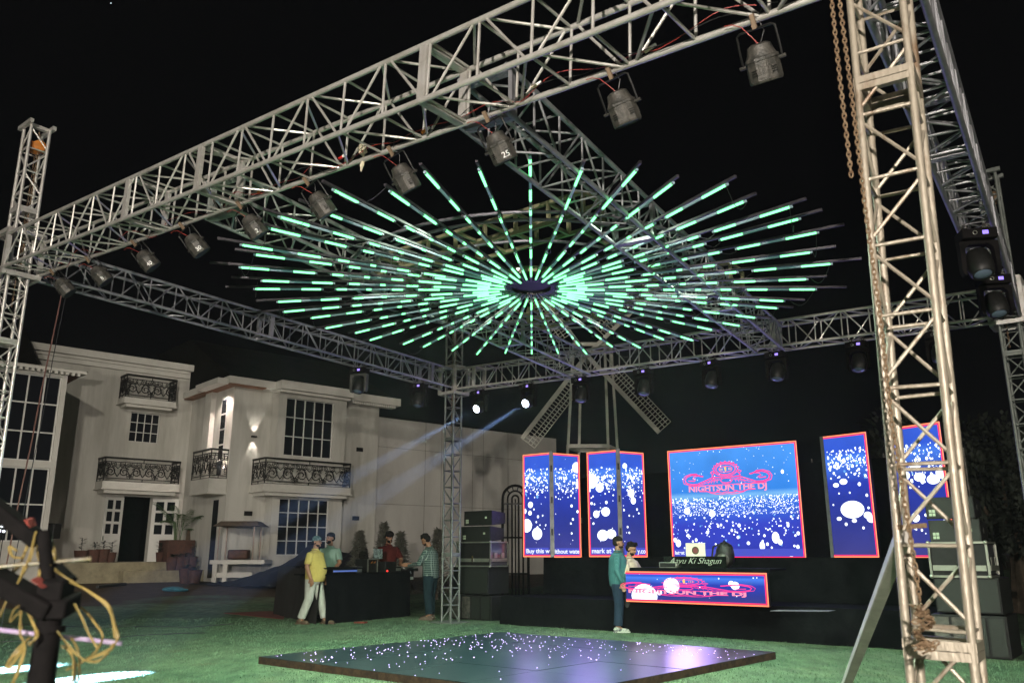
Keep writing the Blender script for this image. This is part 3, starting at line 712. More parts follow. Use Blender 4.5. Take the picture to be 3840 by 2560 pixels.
# doors: hall given black walls in place of its shade, two open leaves
mb = MB(); t0, t1, z0, z1 = door
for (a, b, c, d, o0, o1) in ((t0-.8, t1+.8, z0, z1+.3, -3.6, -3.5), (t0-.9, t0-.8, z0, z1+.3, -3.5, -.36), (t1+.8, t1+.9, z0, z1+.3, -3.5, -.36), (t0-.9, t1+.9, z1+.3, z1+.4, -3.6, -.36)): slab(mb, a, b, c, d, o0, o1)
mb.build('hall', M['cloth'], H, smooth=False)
def leaf(hinge_t, sgn, wd, ang):
    d = (EF*(sgn*math.cos(ang))+NF*math.sin(ang)); nn = d.cross(Z); o = hp(hinge_t, z0, .02); mb = MB(); hh = z1-z0-.06; th = .05
    def pl_(x0, x1, y0, y1, t_=th): mb.box(o+d*((x0+x1)/2)+Z*((y0+y1)/2), d*((x1-x0)/2), nn*(t_/2), Z*((y1-y0)/2))
    xs = [0, .14, .44, .56, .86, 1]; ys = [.42, .58, .61, .77, .80, .96]
    pl_(0, wd, 0, hh*.40); pl_(0, wd, hh*.98, hh)
    for a, b in ((0, .14), (.44, .56), (.86, 1)): pl_(wd*a, wd*b, hh*.40, hh*.98)
    for a, b in ((.14, .44), (.56, .86)):
        for y0_, y1_ in ((.40, .43), (.58, .62), (.77, .81), (.95, .98)): pl_(wd*a, wd*b, hh*y0_, hh*y1_, th*.98)
    lf = mb.build('door', M['frame'], H, smooth=False)
    mb = MB(); mb.box(o+d*(wd/2)+Z*(hh*.69), d*(wd*.40), nn*.006, Z*(hh*.285)); mb.build('door_pane', M['glass'], lf, smooth=False)
    MB().box(o+d*(wd*.93)+Z*(hh*.36), d*.02, nn*.06, Z*.09).build('handle', M['alu'], lf)
leaf(t0-.55, -1, .62, R(35)) if 0 else leaf(t0, -1, .85, R(18)); leaf(t1, 1, 1.05, R(14))
# platform and steps
zp = tz(460, 2113, 2.4)[1]; tq = tz(830, 2100, 2.4)[0]; t_l = tz(150, 2114, 2.4)[0]
mb = MB(); slab(mb, t_l-4, tq, -.2, door[2]-.004, -.3, 2.4); M['plinth'] = mat('ochre_plinth', (.34, .30, .19), (.22, .19, .12), .9, 0, 3); mb.build('platform', M['plinth'], H, smooth=False)
ts0, ts1 = tz(463, 2139, 2.9)[0], tz(840, 2144, 2.9)[0]
mb = MB(); slab(mb, ts0, ts1, -.2, (door[2]+.36)/2+.06, 2.403, 2.95); mb.build('step', M['plinth'], H, smooth=False)
# --- perpendicular wall and projecting volume B
zB1 = tz(940, 1452, LB)[1]; zBc = tz(940, 1418, LB+.45)[1]
tB1 = tz(1416, 1700, LB)[0]
PW = .62      # bay projection
bayL, bayR = tz(1040, 1600, LB+PW)[0], tz(1297, 1600, LB+PW)[0]
w1 = rng(LB+PW, (1070, 1600), (1250, 1610), (1160, 1500), (1150, 1712)); w2 = rng(LB+PW, (1044, 1960), (1231, 1970), (1140, 1871), (1130, 2080))
zg = 0.1
slitz = (tz(860, 1690, LB)[1], tz(865, 1492, LB)[1])
mb = MB(); slab(mb, tA, tA+.35, -.2, zB1, -.2, LB); slab(mb, tA+.352, bayL-.002, -.2, zB1, LB-.35, LB+.0); slab(mb, bayR+.002, tB1, -.2, zB1, LB-.35, LB)
mb.build('wall', M['white'], H, smooth=False)
mb = MB(); wall_holes(mb, bayL, bayR, -.2, zB1+.1, LB+PW-.35, LB+PW, [w1, w2]); slab(mb, bayL+.001, bayL+.3, -.2, zB1+.1, LB-.34, LB+PW-.352); slab(mb, bayR-.3, bayR-.001, -.2, zB1+.1, LB-.34, LB+PW-.352)
mb.build('window_bay', M['white'], H, smooth=False)
mb = MB(); slab(mb, bayL+.1, bayR-.1, -.2, zB1, LB-1.2, LB-1.0); mb.build('room_back', M['cloth'], H, smooth=False)  # room lining coloured black to stand for the unlit interior
window(w1, LB+PW, 5, 3, .06) ; window(w2, LB+PW, 5, 4, .06)
zb1 = tz(1180, 1441, LB+PW+.35)[1]; zb0 = tz(1180, 1482, LB+PW+.35)[1]
mb = MB()
slab(mb, tA-.45, bayL-.12, zB1, zBc, -.35, LB+.45)       # fascia over the projecting wall, returns over the side wall
slab(mb, bayR+.12, tB1+.9, tz(1420, 1512, LB+.45)[1], tz(1420, 1484, LB+.45)[1], LB-.3, LB+.45)
mb.build('cornice', M['trim'], H, smooth=False)
mb = MB(); slab(mb, bayL-.10, bayR+.10, zb0+.12, zb1, LB-.3, LB+PW+.38); slab(mb, bayL-.05, bayR+.05, zb0, zb0+.12, LB-.3, LB+PW+.22); mb.build('bay_cornice', M['trim'], H, smooth=False)
mb = MB()
for i in range(22):
    t = bayR+.2+(tB1+.7-bayR-.2)*i/22; z = tz(1420, 1512, LB+.45)[1]; slab(mb, t, t+.08, z-.12, z-.003, LB+.02, LB+.38)
mb.build('dentil_course', M['trim'], H, smooth=False)
mb = MB(); slab(mb, tA-.40, tA-.002, zB1-.05, zB1-.003, .05, LB+.40); slab(mb, tA+.0, tA+1.2, zB1-.05, zB1-.003, LB+.003, LB+.40); mb.build('soffit', M['wood'], H, smooth=False)
# corner niche: slit window, lit slab, little balcony
cz0, zr = tz(780, 1800, LB*.75)[1], 1.0
def pt(px, py): # on the side wall (plane through tA, normal -EF)
    P = ONP(px, py, hp(tA, 0, 0), EF); return (P-PA).dot(NF), P.z
oa, za_ = pt(785, 1600); ob_, _ = pt(848, 1600); zlo = pt(815, 1800)[1]; zhi = pt(815, 1470)[1]; zrt = pt(775, 1705)[1]
oc = LB-.12; dd = .2
for i in range(200):
    P = hp(tA-i*.01, zlo, oc); v = P-EYE
    if 1920+FPX*v.dot(rt)/v.dot(fw) <= 786: dd = i*.01; break
ob0 = 0
for i in range(600):
    P = hp(tA-dd, zlo, oc-i*.01); v = P-EYE
    if 1920+FPX*v.dot(rt)/v.dot(fw) <= 718: ob0 = oc-i*.01; break
mb = MB(); slab(mb, tA-dd-.03, tA-.002, zlo-.55, zlo, ob0, oc+.03); slab(mb, tA-dd-.08, tA-.002, zlo-.62, zlo-.551, ob0, oc+.08); cb = mb.build('corner_balcony', M['trim'], H, smooth=False)
mb = MB(); rail_panel(mb, hp(tA-dd, zlo, ob0), NF, oc-ob0, zrt-zlo); rail_panel(mb, hp(tA-dd, zlo, oc), EF, dd, zrt-zlo); mb.build('iron_railing', M['iron'], cb)
mb = MB(); slab(mb, tA-.22, tA-.002, zlo, zhi, oa-.15, oa+.5); mb.build('pilaster', M['trim'], H, smooth=False)
mb = MB(); slab(mb, tA-dd-.15, tA-.002, zhi, zhi+.22, ob0-.1, LB+.25); mb.build('canopy_slab', M['trim'], H, smooth=False)
mb = MB(); slab(mb, tA-.03, tA-.004, zlo+.15, zhi-.35, ob_-.55, ob_-.02); sw = mb.build('window', M['frame'], H, smooth=False)
mb = MB()
for i in range(5): slab(mb, tA-.045, tA-.032, zlo+.2+(zhi-.4-zlo-.2)*i/5, zlo+.13+(zhi-.4-zlo-.2)*(i+1)/5, ob_-.50, ob_-.07)
mb.build('pane', M['glass'], sw, smooth=False)
mb = MB(); slab(mb, tA-.02, tA-.003, .5, zlo-.8, ob_-.6, ob_-.1); mb.build('ground_floor_window', M['glass'], H, smooth=False)
nl = spot('niche_downlight', hp(tA-dd*.6, zhi-.08, oc-.5), hp(tA-dd*.5, zlo, oc-.4), 300, (1, .86, .78), 120, .5, .04); nl.parent = H; nl.matrix_parent_inverse = WM[H.name].inverted()
nl = spot('niche_uplight', hp(tA-dd*.6, zlo+.1, oc-.5), hp(tA-dd*.3, zhi, oc-.4), 120, (1, .86, .78), 110, .5, .04); nl.parent = H; nl.matrix_parent_inverse = WM[H.name].inverted()
bal_from(LB, (994, 1760), (1318, 1785), (1155, 1727), (1150, 1820), 1862, 1150, 1.25)
# wall sconce throwing light up and down
ts_, zs_ = tz(950, 1637, LB); S = hp(ts_, zs_, LB+.07)
sco = MB().box(S, EF*.11, NF*.06, Z*.035).build('wall_sconce', M['iron'], None, smooth=False, bevel=.005)
tag(sco, 'small lit wall sconce throwing light up and down the white wall', 'sconce')
for s in (-1, 1):
    l = spot('sconce_lamp', S+Z*(.05*s)+NF*.07, S+Z*(2.0*s)-NF*.35, 55, (1, .92, .84), 56, .6, .04)
# vents
for (px, py, off) in ((1348, 1685, LB), (930, 1924, LB)):
    t_, z_ = tz(px, py, off); mb = MB(); slab(mb, t_-.17, t_+.17, z_-.09, z_+.09, off+.003, off+.04); mb.build('vent', M['iron'], H, smooth=False)
# --- left wing with tall latticed windows
tw1 = tz(243, 1500, OW)[0]; tw0 = tw1-14; zw1 = tz(150, 1390, OW)[1]; zwc = tz(150, 1369, OW+.5)[1]
wu = rng(OW, (20, 1600), (214, 1570), (140, 1403), (140, 1728)); wl = rng(OW, (20, 1850), (176, 1880), (120, 1752), (120, 2030)); wu = (wu[1]-(tw1-wu[1])*0-5.35, wu[1], wu[2], wu[3]); wl = (wu[0], wu[1], wl[2], wl[3])
mb = MB(); wall_holes(mb, tw0, tw1, -.2, zw1, OW-.35, OW, [wu, wl]); slab(mb, tw1-.35, tw1-.001, -.2, zw1, -.2, OW-.352); slab(mb, tw0+.5, tw1-.5, -.2, zw1, OW-2.6, OW-2.4); mb.build('wall', M['trim'], H, smooth=False)
window(wu, OW, 10, 3, .09); window(wl, OW, 10, 2, .09)
mb = MB(); tcw = tz(331, 1405, OW+.5)[0]; slab(mb, tw0-1, tcw, zw1+.10, zwc, OW-3.4, OW+.5); slab(mb, tw0-1, tcw-.05, zw1-.003, zw1+.10, OW+.003, OW+.44); mb.build('cornice', M['trim'], H, smooth=False)
mb = MB()
for i in range(75): t = tw0+(tcw-.15-tw0)*i/75; slab(mb, t, t+.1, zw1-.10, zw1-.004, OW+.30, OW+.42)
mb.build('dentil_course', M['trim'], H, smooth=False)
mb = MB(); slab(mb, tw1+.002, tcw-.06, zw1+.02, zw1+.098, .3, OW-.0); mb.build('soffit', M['wood'], H, smooth=False)
mb = MB()   # curtains behind the last pane
for k in range(7):
    tt_ = wu[1]-.10-k*.11; slab(mb, tt_-.04, tt_, wu[2]+.05, wu[3]-.1, OW-.55-.05*(k % 2), OW-.50)
mb.build('curtain', mat('grey_curtain', (.12, .12, .10), (.07, .07, .06), .9, 0, 3), H)
# roofs, dark against the sky
mb = MB(); a, b = tw0-1, tcw-.4
mb.prism([hp(a, zwc, OW+.3), hp(a, zwc+2.2, OW-3.2), hp(a, zwc+2.2, OW-6), hp(a, zwc, OW-6)], EF*(b-a-1.2)); mb.build('roof', M['roof'], H, smooth=False)
mb = MB(); a, b = tA-.2, tB1+.8
mb.prism([hp(a, zBc, LB+.2), hp(a, zBc+2.6, LB-5), hp(a, zBc+2.6, LB-9), hp(a, zBc, LB-9)], EF*(b-a)); mb.build('roof', M['roof'], H, smooth=False)
mb = MB(); slab(mb, tA0-.5, tA-.1, zA1-4, zA1+.05, -9, -.36); mb.build('attic_block', M['roof'], H, smooth=False)
# --- boundary wall of tall panels
OB = LB-.4; z_b = tz(1750, 1603, OB)[1]; tb0, tb1 = tB1+.02, tz(2086, 1700, OB)[0]
bw = thing('boundary_wall', 'tall plain plastered boundary wall with panel joints right of the house', 'wall', hp(tb0, 0, OB))
mb = MB(); slab(mb, tb0, tb1, -.3, z_b, OB-.3, OB); mb.build('wall', mat('grey_plaster', (.54, .52, .48), (.42, .40, .37), .9, 0, .5, .15, 10, spec=.2, stretch=(1, 1, .35)), bw, smooth=False)
mb = MB(); slab(mb, tb0-.02, tb1+.05, z_b, z_b+.08, OB-.35, OB+.04); mb.build('coping', M['roof'], bw, smooth=False)
mb = MB()
for px in (1594, 1655, 1772, 1812, 1905): t_ = tz(px, 1750, OB)[0]; slab(mb, t_-.012, t_+.012, 0, z_b, OB-.01, OB+.004)
for py in (1700, 1900): z_ = tz(1700, py, OB)[1]; slab(mb, tb0, tb1, z_-.01, z_+.01, OB-.011, OB+.0035)
mb.build('panel_joints' if 0 else 'joint_strip', mat('dark_joint', (.16, .15, .12), None, .9), bw, smooth=False)
t_, z_ = tz(1333, 1942, LB); mb = MB(); slab(mb, t_-.17, t_+.17, z_-.09, z_+.09, LB+.003, LB+.04); mb.build('vent', M['iron'], H, smooth=False)
# arched iron trellis leaning at the wall
def trellis():
    Y = 27.0; a = AT(1885, 2060, Y); top = AT(1930, 1803, Y); r_ = AT(1975, 1960, Y)
    t = thing('arched_trellis', 'black iron arched trellis standing left of the first screens', 'trellis', (a.x, a.y, 0)); cx = (AT(1885, 1900, Y).x+AT(1980, 1900, Y).x)/2; hw = (AT(1980, 1900, Y).x-AT(1885, 1900, Y).x)/2
    zc = AT(1930, 1870, Y).z; P = lambda x, z: Vector((cx+x-(z-zc)*.12*0, Y, z)); sh = lambda v: v+Vector((-(v.z-zc)*.0, 0, 0))
    mb = MB()
    for f in (1, .60, .26):
        mb.path([P(-hw*f, 0)]+[P(-hw*f*math.cos(a_), zc+hw*1.05*f*math.sin(a_)) for a_ in [PI*j/12 for j in range(13)]]+[P(hw*f, 0)], .045 if f == 1 else .03, 5)
    for a_ in (PI*.25, PI*.42, PI*.58, PI*.75): mb.bar(P(-hw*.6*math.cos(a_), zc+hw*.63*math.sin(a_)), P(-hw*math.cos(a_), zc+hw*1.05*math.sin(a_)), .04, .04)
    for z in (zc-.15, zc-1.2, zc-2.3): mb.bar(P(-hw*1.12, z), P(hw*1.02, z), .05, .05)
    mb.bar(P(0, 0), P(0, zc), .03, .03, e1); mb.build('frame', M['iron'], t)
trellis()
# ================================================================ helpers for lining things up in plan
def txp(P, d, px):
    m = rt-fw*((px-1920)/FPX); return -((P-EYE).dot(m))/(d.dot(m))
def zpy(P, py):
    m = up+fw*((py-1280)/FPX); return Vector((P.x, P.y, P.z-((P-EYE).dot(m))/(Z.dot(m))))
def ebox(mb, P, w, d, h, mi=0, g=0):       # P = front right bottom corner, w leftwards, d backwards
    mb.box(P-e1*(w/2)+e2*(d/2)+Z*(h/2), e1*(w/2-g), e2*(d/2-g), Z*(h/2-g), mi); return mb
# ---------------------------------------------------------------- stage
FR = G(2560, 2381); s0 = txp(FR, e1, 1880); s1 = txp(FR, e1, 3560); DK = .56
stage = thing('stage', 'low stage with black cloth skirts and a higher black riser behind', 'stage', FR)
A = FR+e1*s0; B = FR+e1*s1
mb = MB(); mb.box((A+B)/2+e2*3.0+Z*(DK-.03), e1*((s1-s0)/2), e2*2.97, Z*.03); mb.build('deck', M['cloth'], stage, smooth=False)
def drape(P0, P1, z0, z1, name, par, m=None, amp=.03, lean=.05, nper=9):
    L = (P1-P0).length; d = (P1-P0)/L; nn = d.cross(Z); n = int(L*nper*2); rows = 9; vs = []; ph = [rnd.uniform(0, 6) for _ in range(6)]
    for j in range(rows):
        f = j/(rows-1); z = z1+(z0-z1)*f
        for i in range(n+1):
            s = L*i/n; o = amp*(.35+f)*(math.sin(s*5.1+ph[0])*.5+math.sin(s*11.3+ph[1]+f)*.35+math.sin(s*2.2+ph[2]-2*f)*.6)+lean*f
            vs.append(P0+d*s+nn*(o+.02)+Z*(z if j < rows-1 else z0+.0))
    fs = [(j*(n+1)+i, j*(n+1)+i+1, (j+1)*(n+1)+i+1, (j+1)*(n+1)+i) for j in range(rows-1) for i in range(n)]
    return MB().add(vs, fs).build(name, m or M['cloth'], par)
drape(A, B, 0.0, DK, 'skirt', stage)
drape(A+e2*6, A, 0.0, DK, 'skirt', stage)
RB = 1.55; zr_ = 1.33
mb = MB(); mb.box((A+B)/2+e2*(RB+2.0)+Z*(DK+(zr_-DK)/2), e1*((s1-s0)/2), e2*2.0, Z*((zr_-DK)/2-.001)); mb.build('riser', M['cloth'], stage, smooth=False)
drape(A+e2*RB-e2*.02, B+e2*RB-e2*.02, DK+.002, zr_+.01, 'riser_skirt', stage, amp=.02, lean=.03)
a_, b_ = G(2887, 2290, DK+.004), G(3105, 2292, DK+.004)
mb = MB(); mb.prism([a_, b_, b_+e2*.35+e1*.0, a_+e2*.35], Z*.004); tag(mb.build('mat_sheet', mat('grey_sheet', (.16, .15, .18), (.08, .08, .09), .6, 0, 6), smooth=False), 'pale grey sheet lying on the stage deck right of the booth screen', 'sheet')
# backdrop cloth
bd = FR+e2*4.4; l0, l1 = txp(bd, e1, 2190), txp(bd, e1, 3700)
bdt = thing('backdrop', 'tall black cloth backdrop behind the stage screens', 'backdrop', bd)
drape(bd+e1*l0, bd+e1*l1, 0, 3.35, 'cloth', bdt, amp=.05, lean=0, nper=5)
for k in range(7):
    p = bd+e1*(l0+(l1-l0)*k/6)+e2*.12; MB().tube(p, p+Z*3.45, .02, 8).build('post', M['blk2'], bdt)
# ---------------------------------------------------------------- led screens
def grad_mat(name, cols, s):
    m = bpy.data.materials.new(name); m.use_nodes = True; t = m.node_tree; t.nodes.clear(); N, L = t.nodes, t.links
    tc = N.new('ShaderNodeTexCoord'); sx = N.new('ShaderNodeSeparateXYZ'); L.new(tc.outputs['Generated'], sx.inputs[0])
    r = N.new('ShaderNodeValToRGB'); e = r.color_ramp.elements
    e[0].position, e[0].color = cols[0][0], (*cols[0][1], 1); e[1].position, e[1].color = cols[-1][0], (*cols[-1][1], 1)
    for p, c in cols[1:-1]: x = e.new(p); x.color = (*c, 1)
    L.new(sx.outputs[2], r.inputs[0])
    w1 = N.new('ShaderNodeTexWave'); w1.inputs['Scale'].default_value = 26; w1.bands_direction = 'Z'; L.new(tc.outputs['Object'], w1.inputs[0])
    mr = N.new('ShaderNodeMapRange'); mr.inputs['To Min'].default_value = .88; mr.inputs['To Max'].default_value = 1.06; L.new(w1.outputs[1], mr.inputs[0])
    nz = N.new('ShaderNodeTexNoise'); nz.inputs['Scale'].default_value = 1.4; L.new(tc.outputs['Object'], nz.inputs[0]); mr2 = N.new('ShaderNodeMapRange'); mr2.inputs['To Min'].default_value = .7; mr2.inputs['To Max'].default_value = 1.3; L.new(nz.outputs[0], mr2.inputs[0])
    mu = N.new('ShaderNodeMath'); mu.operation = 'MULTIPLY'; L.new(mr.outputs[0], mu.inputs[0]); L.new(mr2.outputs[0], mu.inputs[1])
    m3 = N.new('ShaderNodeMath'); m3.operation = 'MULTIPLY'; m3.inputs[1].default_value = s; L.new(mu.outputs[0], m3.inputs[0])
    em = N.new('ShaderNodeEmission'); L.new(r.outputs[0], em.inputs[0]); L.new(m3.outputs[0], em.inputs[1]); o = N.new('ShaderNodeOutputMaterial'); L.new(em.outputs[0], o.inputs[0]); return m
M['scr_main'] = grad_mat('blue_screen_picture', [(0, (.035, .045, .42)), (.30, (.045, .07, .62)), (.50, (.05, .20, .85)), (.56, (.22, .55, 1)), (.60, (.045, .27, .88)), (1, (.085, .36, 1))], 1.0)
M['scr_side'] = grad_mat('dark_blue_screen_picture', [(0, (.06, .06, .26)), (.30, (.035, .05, .33)), (.60, (.03, .06, .50)), (.80, (.08, .25, .95)), (.86, (.04, .12, .75)), (1, (.05, .13, .72))], 1.0)
M['edge_orange'] = emit('orange_edge_light', (1, .24, .10), 1.9); M['edge_red'] = emit('red_edge_light', (1, .03, .12), 1.5)
M['dot'] = emit('white_glitter', (.85, .92, 1), 2.2); M['dotdim'] = emit('pale_blue_glitter', (.2, .5, 1), 1.1)
M['caption'] = emit('white_caption', (.8, .85, 1), 1.3); M['strip'] = emit('caption_strip', (.08, .10, .62), 1.0)
M['logo'] = emit('pink_red_emblem', (1, .04, .22), 1.6); M['logotext'] = emit('salmon_lettering', (1, .26, .38), 1.5); M['logogold'] = emit('amber_emblem', (1, .5, .12), 1.5)
class Face:
    def __init__(s, P, Q, z0, z1): s.o = Vector((P.x, P.y, z0)); s.W = (Vector((Q.x, Q.y, 0))-Vector((P.x, P.y, 0))).length; s.x = (Vector((Q.x, Q.y, 0))-Vector((P.x, P.y, 0)))/s.W; s.H = z1-z0; s.n = s.x.cross(Z)
    def p(s, u, v, d=.003): return s.o+s.x*u+Z*v+s.n*d
def disc(mb, F, u, v, r, d, mi=0, n=8, sy=1.0, edge=.05):
    vs = [F.p(min(max(u+r*math.cos(2*PI*k/n), edge), F.W-edge), min(max(v+r*sy*math.sin(2*PI*k/n), edge), F.H-edge), d) for k in range(n)]
    mb.add(vs, [tuple(range(n))], mi)
def add_face(F, par, m, edges='LRTB', dots=(), big=(), seed=1, caption=None, cols=None):
    rr = random.Random(seed)
    mb = MB(); mb.box(F.p(F.W/2, F.H/2, -.045), F.x*(F.W/2), F.n*.044, Z*(F.H/2)); pn = mb.build('screen_cabinet', M['blk'], par, smooth=False)
    MB().add([F.p(0, 0, .001), F.p(F.W, 0, .001), F.p(F.W, F.H, .001), F.p(0, F.H, .001)], [(0, 1, 2, 3)]).build('picture', m, par, smooth=False)
    for nm, mt, a, b, d in (('outer_border', M['edge_orange'], 0, .020, .006), ('inner_border', M['edge_red'], .020, .046, .005)):
        mb = MB()
        def q(u0, v0, u1, v1): mb.add([F.p(u0, v0, d), F.p(u1, v0, d), F.p(u1, v1, d), F.p(u0, v1, d)], [(0, 1, 2, 3)])
        if 'B' in edges: q(0, a, F.W, b)
        if 'T' in edges: q(0, F.H-b, F.W, F.H-a)
        if 'L' in edges: q(a, b if 'B' in edges else 0, b, F.H-b)
        if 'R' in edges: q(F.W-b, b if 'B' in edges else 0, F.W-a, F.H-b)
        if mb.v: mb.build(nm, mt, par, smooth=False)
    mb = MB()
    for (n, v0, v1, r0_, r1_, pw) in dots:
        for _ in range(n):
            f = rr.random()**pw; v = F.H*(v1+(v0-v1)*f); u = rr.uniform(.05, F.W-.05); r = (r0_+(r1_-r0_)*f)*rr.uniform(.5, 1.3)
            disc(mb, F, u, v, r, .0035+rr.random()*.0008, 1 if rr.random() < .10 else 0, 7 if r < .012 else 12, 1.15)
    for (u, v, r, sy) in big: disc(mb, F, u*F.W, v*F.H, r, .0045, 0, 22, sy)
    if mb.v: mb.build('glitter', [M['dot'], M['dotdim']], par, smooth=False, kind='stuff')
    if caption:
        MB().add([F.p(.05, .055, .0048), F.p(F.W-.05, .055, .0048), F.p(F.W-.05, .20, .0048), F.p(.05, .20, .0048)], [(0, 1, 2, 3)]).build('caption_strip', M['strip'], par, smooth=False)
        body, u, sz, fit = caption; text(body, F.p(u, .125, .0062), F.x, Z, sz, M['caption'], par, 'caption', .0005, fit=fit, align='CENTER', bold=.003)
def mkface(bl, br, tl, tr, YL, YR):
    P, Q = AT(*bl, YL), AT(*br, YR); P = Vector(P); Q = Vector(Q); z0 = (P.z+Q.z)/2; z1 = (AT(*tl, YL).z+AT(*tr, YR).z)/2; return Face(P, Q, z0, z1)
def logo(F, par, cu, cv, w, h, kk=1):
    T = lambda x, y, d=.007: F.p(cu+x*w, cv+y*h, d)
    mb = MB()
    def C(pts, r=.010): mb.path([T(x, y) for x, y in pts], r*1.05*kk, 4)
    for rx, ry in ((.155, .24), (.125, .19)): C([(rx*math.cos(a), .36+ry*math.sin(a)) for a in [2*PI*j/28 for j in range(29)]], .009)
    C([(.085*math.cos(a), .36+.10*abs(math.sin(a))**.8*(1 if math.sin(a) >= 0 else -1)) for a in [2*PI*j/20 for j in range(21)]], .006)
    for k in range(9):
        a = PI*(k+.5)/9; C([(.155*math.cos(a), .36+.24*math.sin(a)), (.175*math.cos(a), .36+.29*math.sin(a))], .012)
    for s in (-1, 1):
        C([(s*x, y) for x, y in ((.05, .08), (.16, .10), (.26, .0), (.38, -.12), (.46, -.12), (.53, -.06), (.545, .06), (.52, .16), (.46, .22), (.39, .22), (.33, .16), (.30, .15))], .013)
        C([(s*x, y) for x, y in ((.14, .04), (.24, -.06), (.36, -.155), (.46, -.16), (.56, -.08), (.575, .06), (.545, .19), (.47, .26), (.38, .25))], .007)
        C([(s*x, y) for x, y in ((.36, .18), (.42, .16), (.44, .08), (.40, .04), (.42, .0), (.50, .02))], .009)
        for k in range(4): C([(s*(.08+.028*k), .02+.01*k), (s*(.12+.035*k), -.02-.02*k), (s*(.12+.04*k), -.09-.01*k)], .007)
        C([(s*x, y) for x, y in ((0, -.12), (.05, -.10), (.075, -.03), (.05, .05), (0, .06))], .012)
        C([(s*x, y) for x, y in ((.17, .20), (.20, .27), (.17, .31), (.15, .26), (.185, .14), (.15, .08))], .010)
        C([(s*x, y) for x, y in ((0, -.42), (.06, -.46), (.12, -.42), (.10, -.38), (.16, -.44), (.22, -.42), (.26, -.38), (.36, -.37))], .009)
        C([(s*x, y) for x, y in ((0, -.48), (.07, -.51), (.15, -.49), (.22, -.44))], .006)
    C([(-.50, -.175), (.50, -.175)], .008)
    mb.build('emblem', M['logo'], par)
    g = MB()
    for x in (-.07, -.055, -.04, .04, .055, .07): g.path([T(x, .33), T(x, .39)], .006, 4)
    g.ell(T(0, .39), .028, .004, .035, 8); g.ell(T(0, .32), .02, .004, .02, 8); g.build('emblem_core', M['logogold'], par)
    text('NIGHTSUN THE DJ', T(0, -.285, .0075), F.x, Z, .22*h/.75, M['logotext'], par, 'lettering', .0006, fit=w*1.0, bold=.0035)
def glow(F, par, en, col_=(.33, .28, 1)):
    p_ = F.p(F.W/2, F.H/2, .03); o = spot('screen_light', p_, p_+F.n*3-Z*.35, en, col_, 168, .6, .5); o.data.specular_factor = .25; o.parent = par; o.matrix_parent_inverse = WM[par.name].inverted()
def scr(label, o): return thing('led_screen', label, 'led screen', o, 0, 'led screens on the stage')
dm = [(620, .30, .56, .014, .007, .9), (170, .10, .42, .020, .011, .8), (60, .04, .34, .026, .018, 1), (70, .58, .98, .006, .008, 1)]
F = mkface((2522, 2094), (3024, 2095), (2510, 1690), (3002, 1652), 18.5, 16.75)
s_ = scr('large main screen with the pink emblem over a band of white glitter', F.o)
add_face(F, s_, M['scr_main'], dots=[(1100, .38, .55, .010, .006, .8), (120, .18, .40, .016, .011, 1), (45, .05, .30, .028, .02, 1), (75, .60, .98, .007, .009, 1)],
         big=[(.80, .18, .075, 1.5), (.83, .14, .045, 1.2), (.70, .11, .055, 1.6), (.90, .05, .055, 1.5), (.055, .14, .06, 1.3), (.03, .17, .04, 1.2), (.44, .125, .04, 1), (.60, .135, .035, 1), (.885, .74, .03, 1.4), (.13, .52, .04, 1.2), (.34, .40, .07, 1), (.14, .43, .07, 1), (.95, .10, .03, 1.4)], seed=3, caption=('latest', .18, .10, .22))
logo(F, s_, F.W*.465, F.H*.70, F.W*.60, .60); glow(F, s_, 160)
def folded(label, fl, fr, seeds, bigs, caps, ex=('LTB', 'RTB')):
    s = scr(label, fl.o)
    for F_, sd_, bg_, cp, e_ in ((fl, seeds[0], bigs[0], caps[0], ex[0]), (fr, seeds[1], bigs[1], caps[1], ex[1])):
        if F_ is None: continue
        if F_.W > .2: glow(F_, s, 75, (.36, .25, 1))
        add_face(F_, s, M['scr_side'], e_, [(int(130*F_.W), .62, .85, .015, .009, 1), (int(50*F_.W), .55, .78, .026, .014, 1), (int(12*F_.W), .20, .60, .028, .018, 1), (int(16*F_.W), .1, .95, .007, .009, 1)], bg_, sd_, cp)
    return s
def post(s, P, Q, z0, z1):
    p = (P+Q)/2; MB().abox(Vector((p.x-.045, p.y-.05, z0)), Vector((p.x+.045, p.y+.03, z1))).build('fold_post', M['alu'] if 0 else mat('grey_hinge_post', (.16, .16, .16), (.09, .09, .09), .5, .3, 5), s, smooth=False)
    for k in range(3):
        z = z0+(z1-z0)*(.2+.3*k); MB().abox(Vector((p.x-.02, p.y-.062, z)), Vector((p.x+.02, p.y-.051, z+.14))).build('hinge', M['blk'], s, smooth=False)
fl = mkface((1963, 2086), (2065, 2088), (1971, 1704), (2070, 1697), 19.45, 18.97); fr = mkface((2078, 2088), (2180, 2089), (2084, 1697), (2183, 1705), 18.97, 19.35)
s = folded('narrow folded screen farthest left on the stage, a caption along its foot', fl, fr, (11, 12), ([(.13, .30, .15, 1.0), (.52, .22, .14, .95), (.28, .50, .07, 1), (.26, .42, .05, 1), (.05, .44, .06, 1)], [(.90, .87, .13, .95), (.97, .70, .09, 1.1)]),
           (('Buy this w', fl.W*.5+.03, .13, fl.W*.86), ('ithout wate', fr.W*.5-.02, .13, fr.W*.90)))
post(s, fl.p(fl.W, 0), fr.p(0, 0), fl.o.z, fl.o.z+fl.H+.03)
fl = mkface((2210, 2086), (2322, 2088), (2208, 1695), (2324, 1688), 19.0, 18.52); fr = mkface((2336, 2088), (2428, 2088), (2338, 1689), (2421, 1699), 18.52, 18.85)
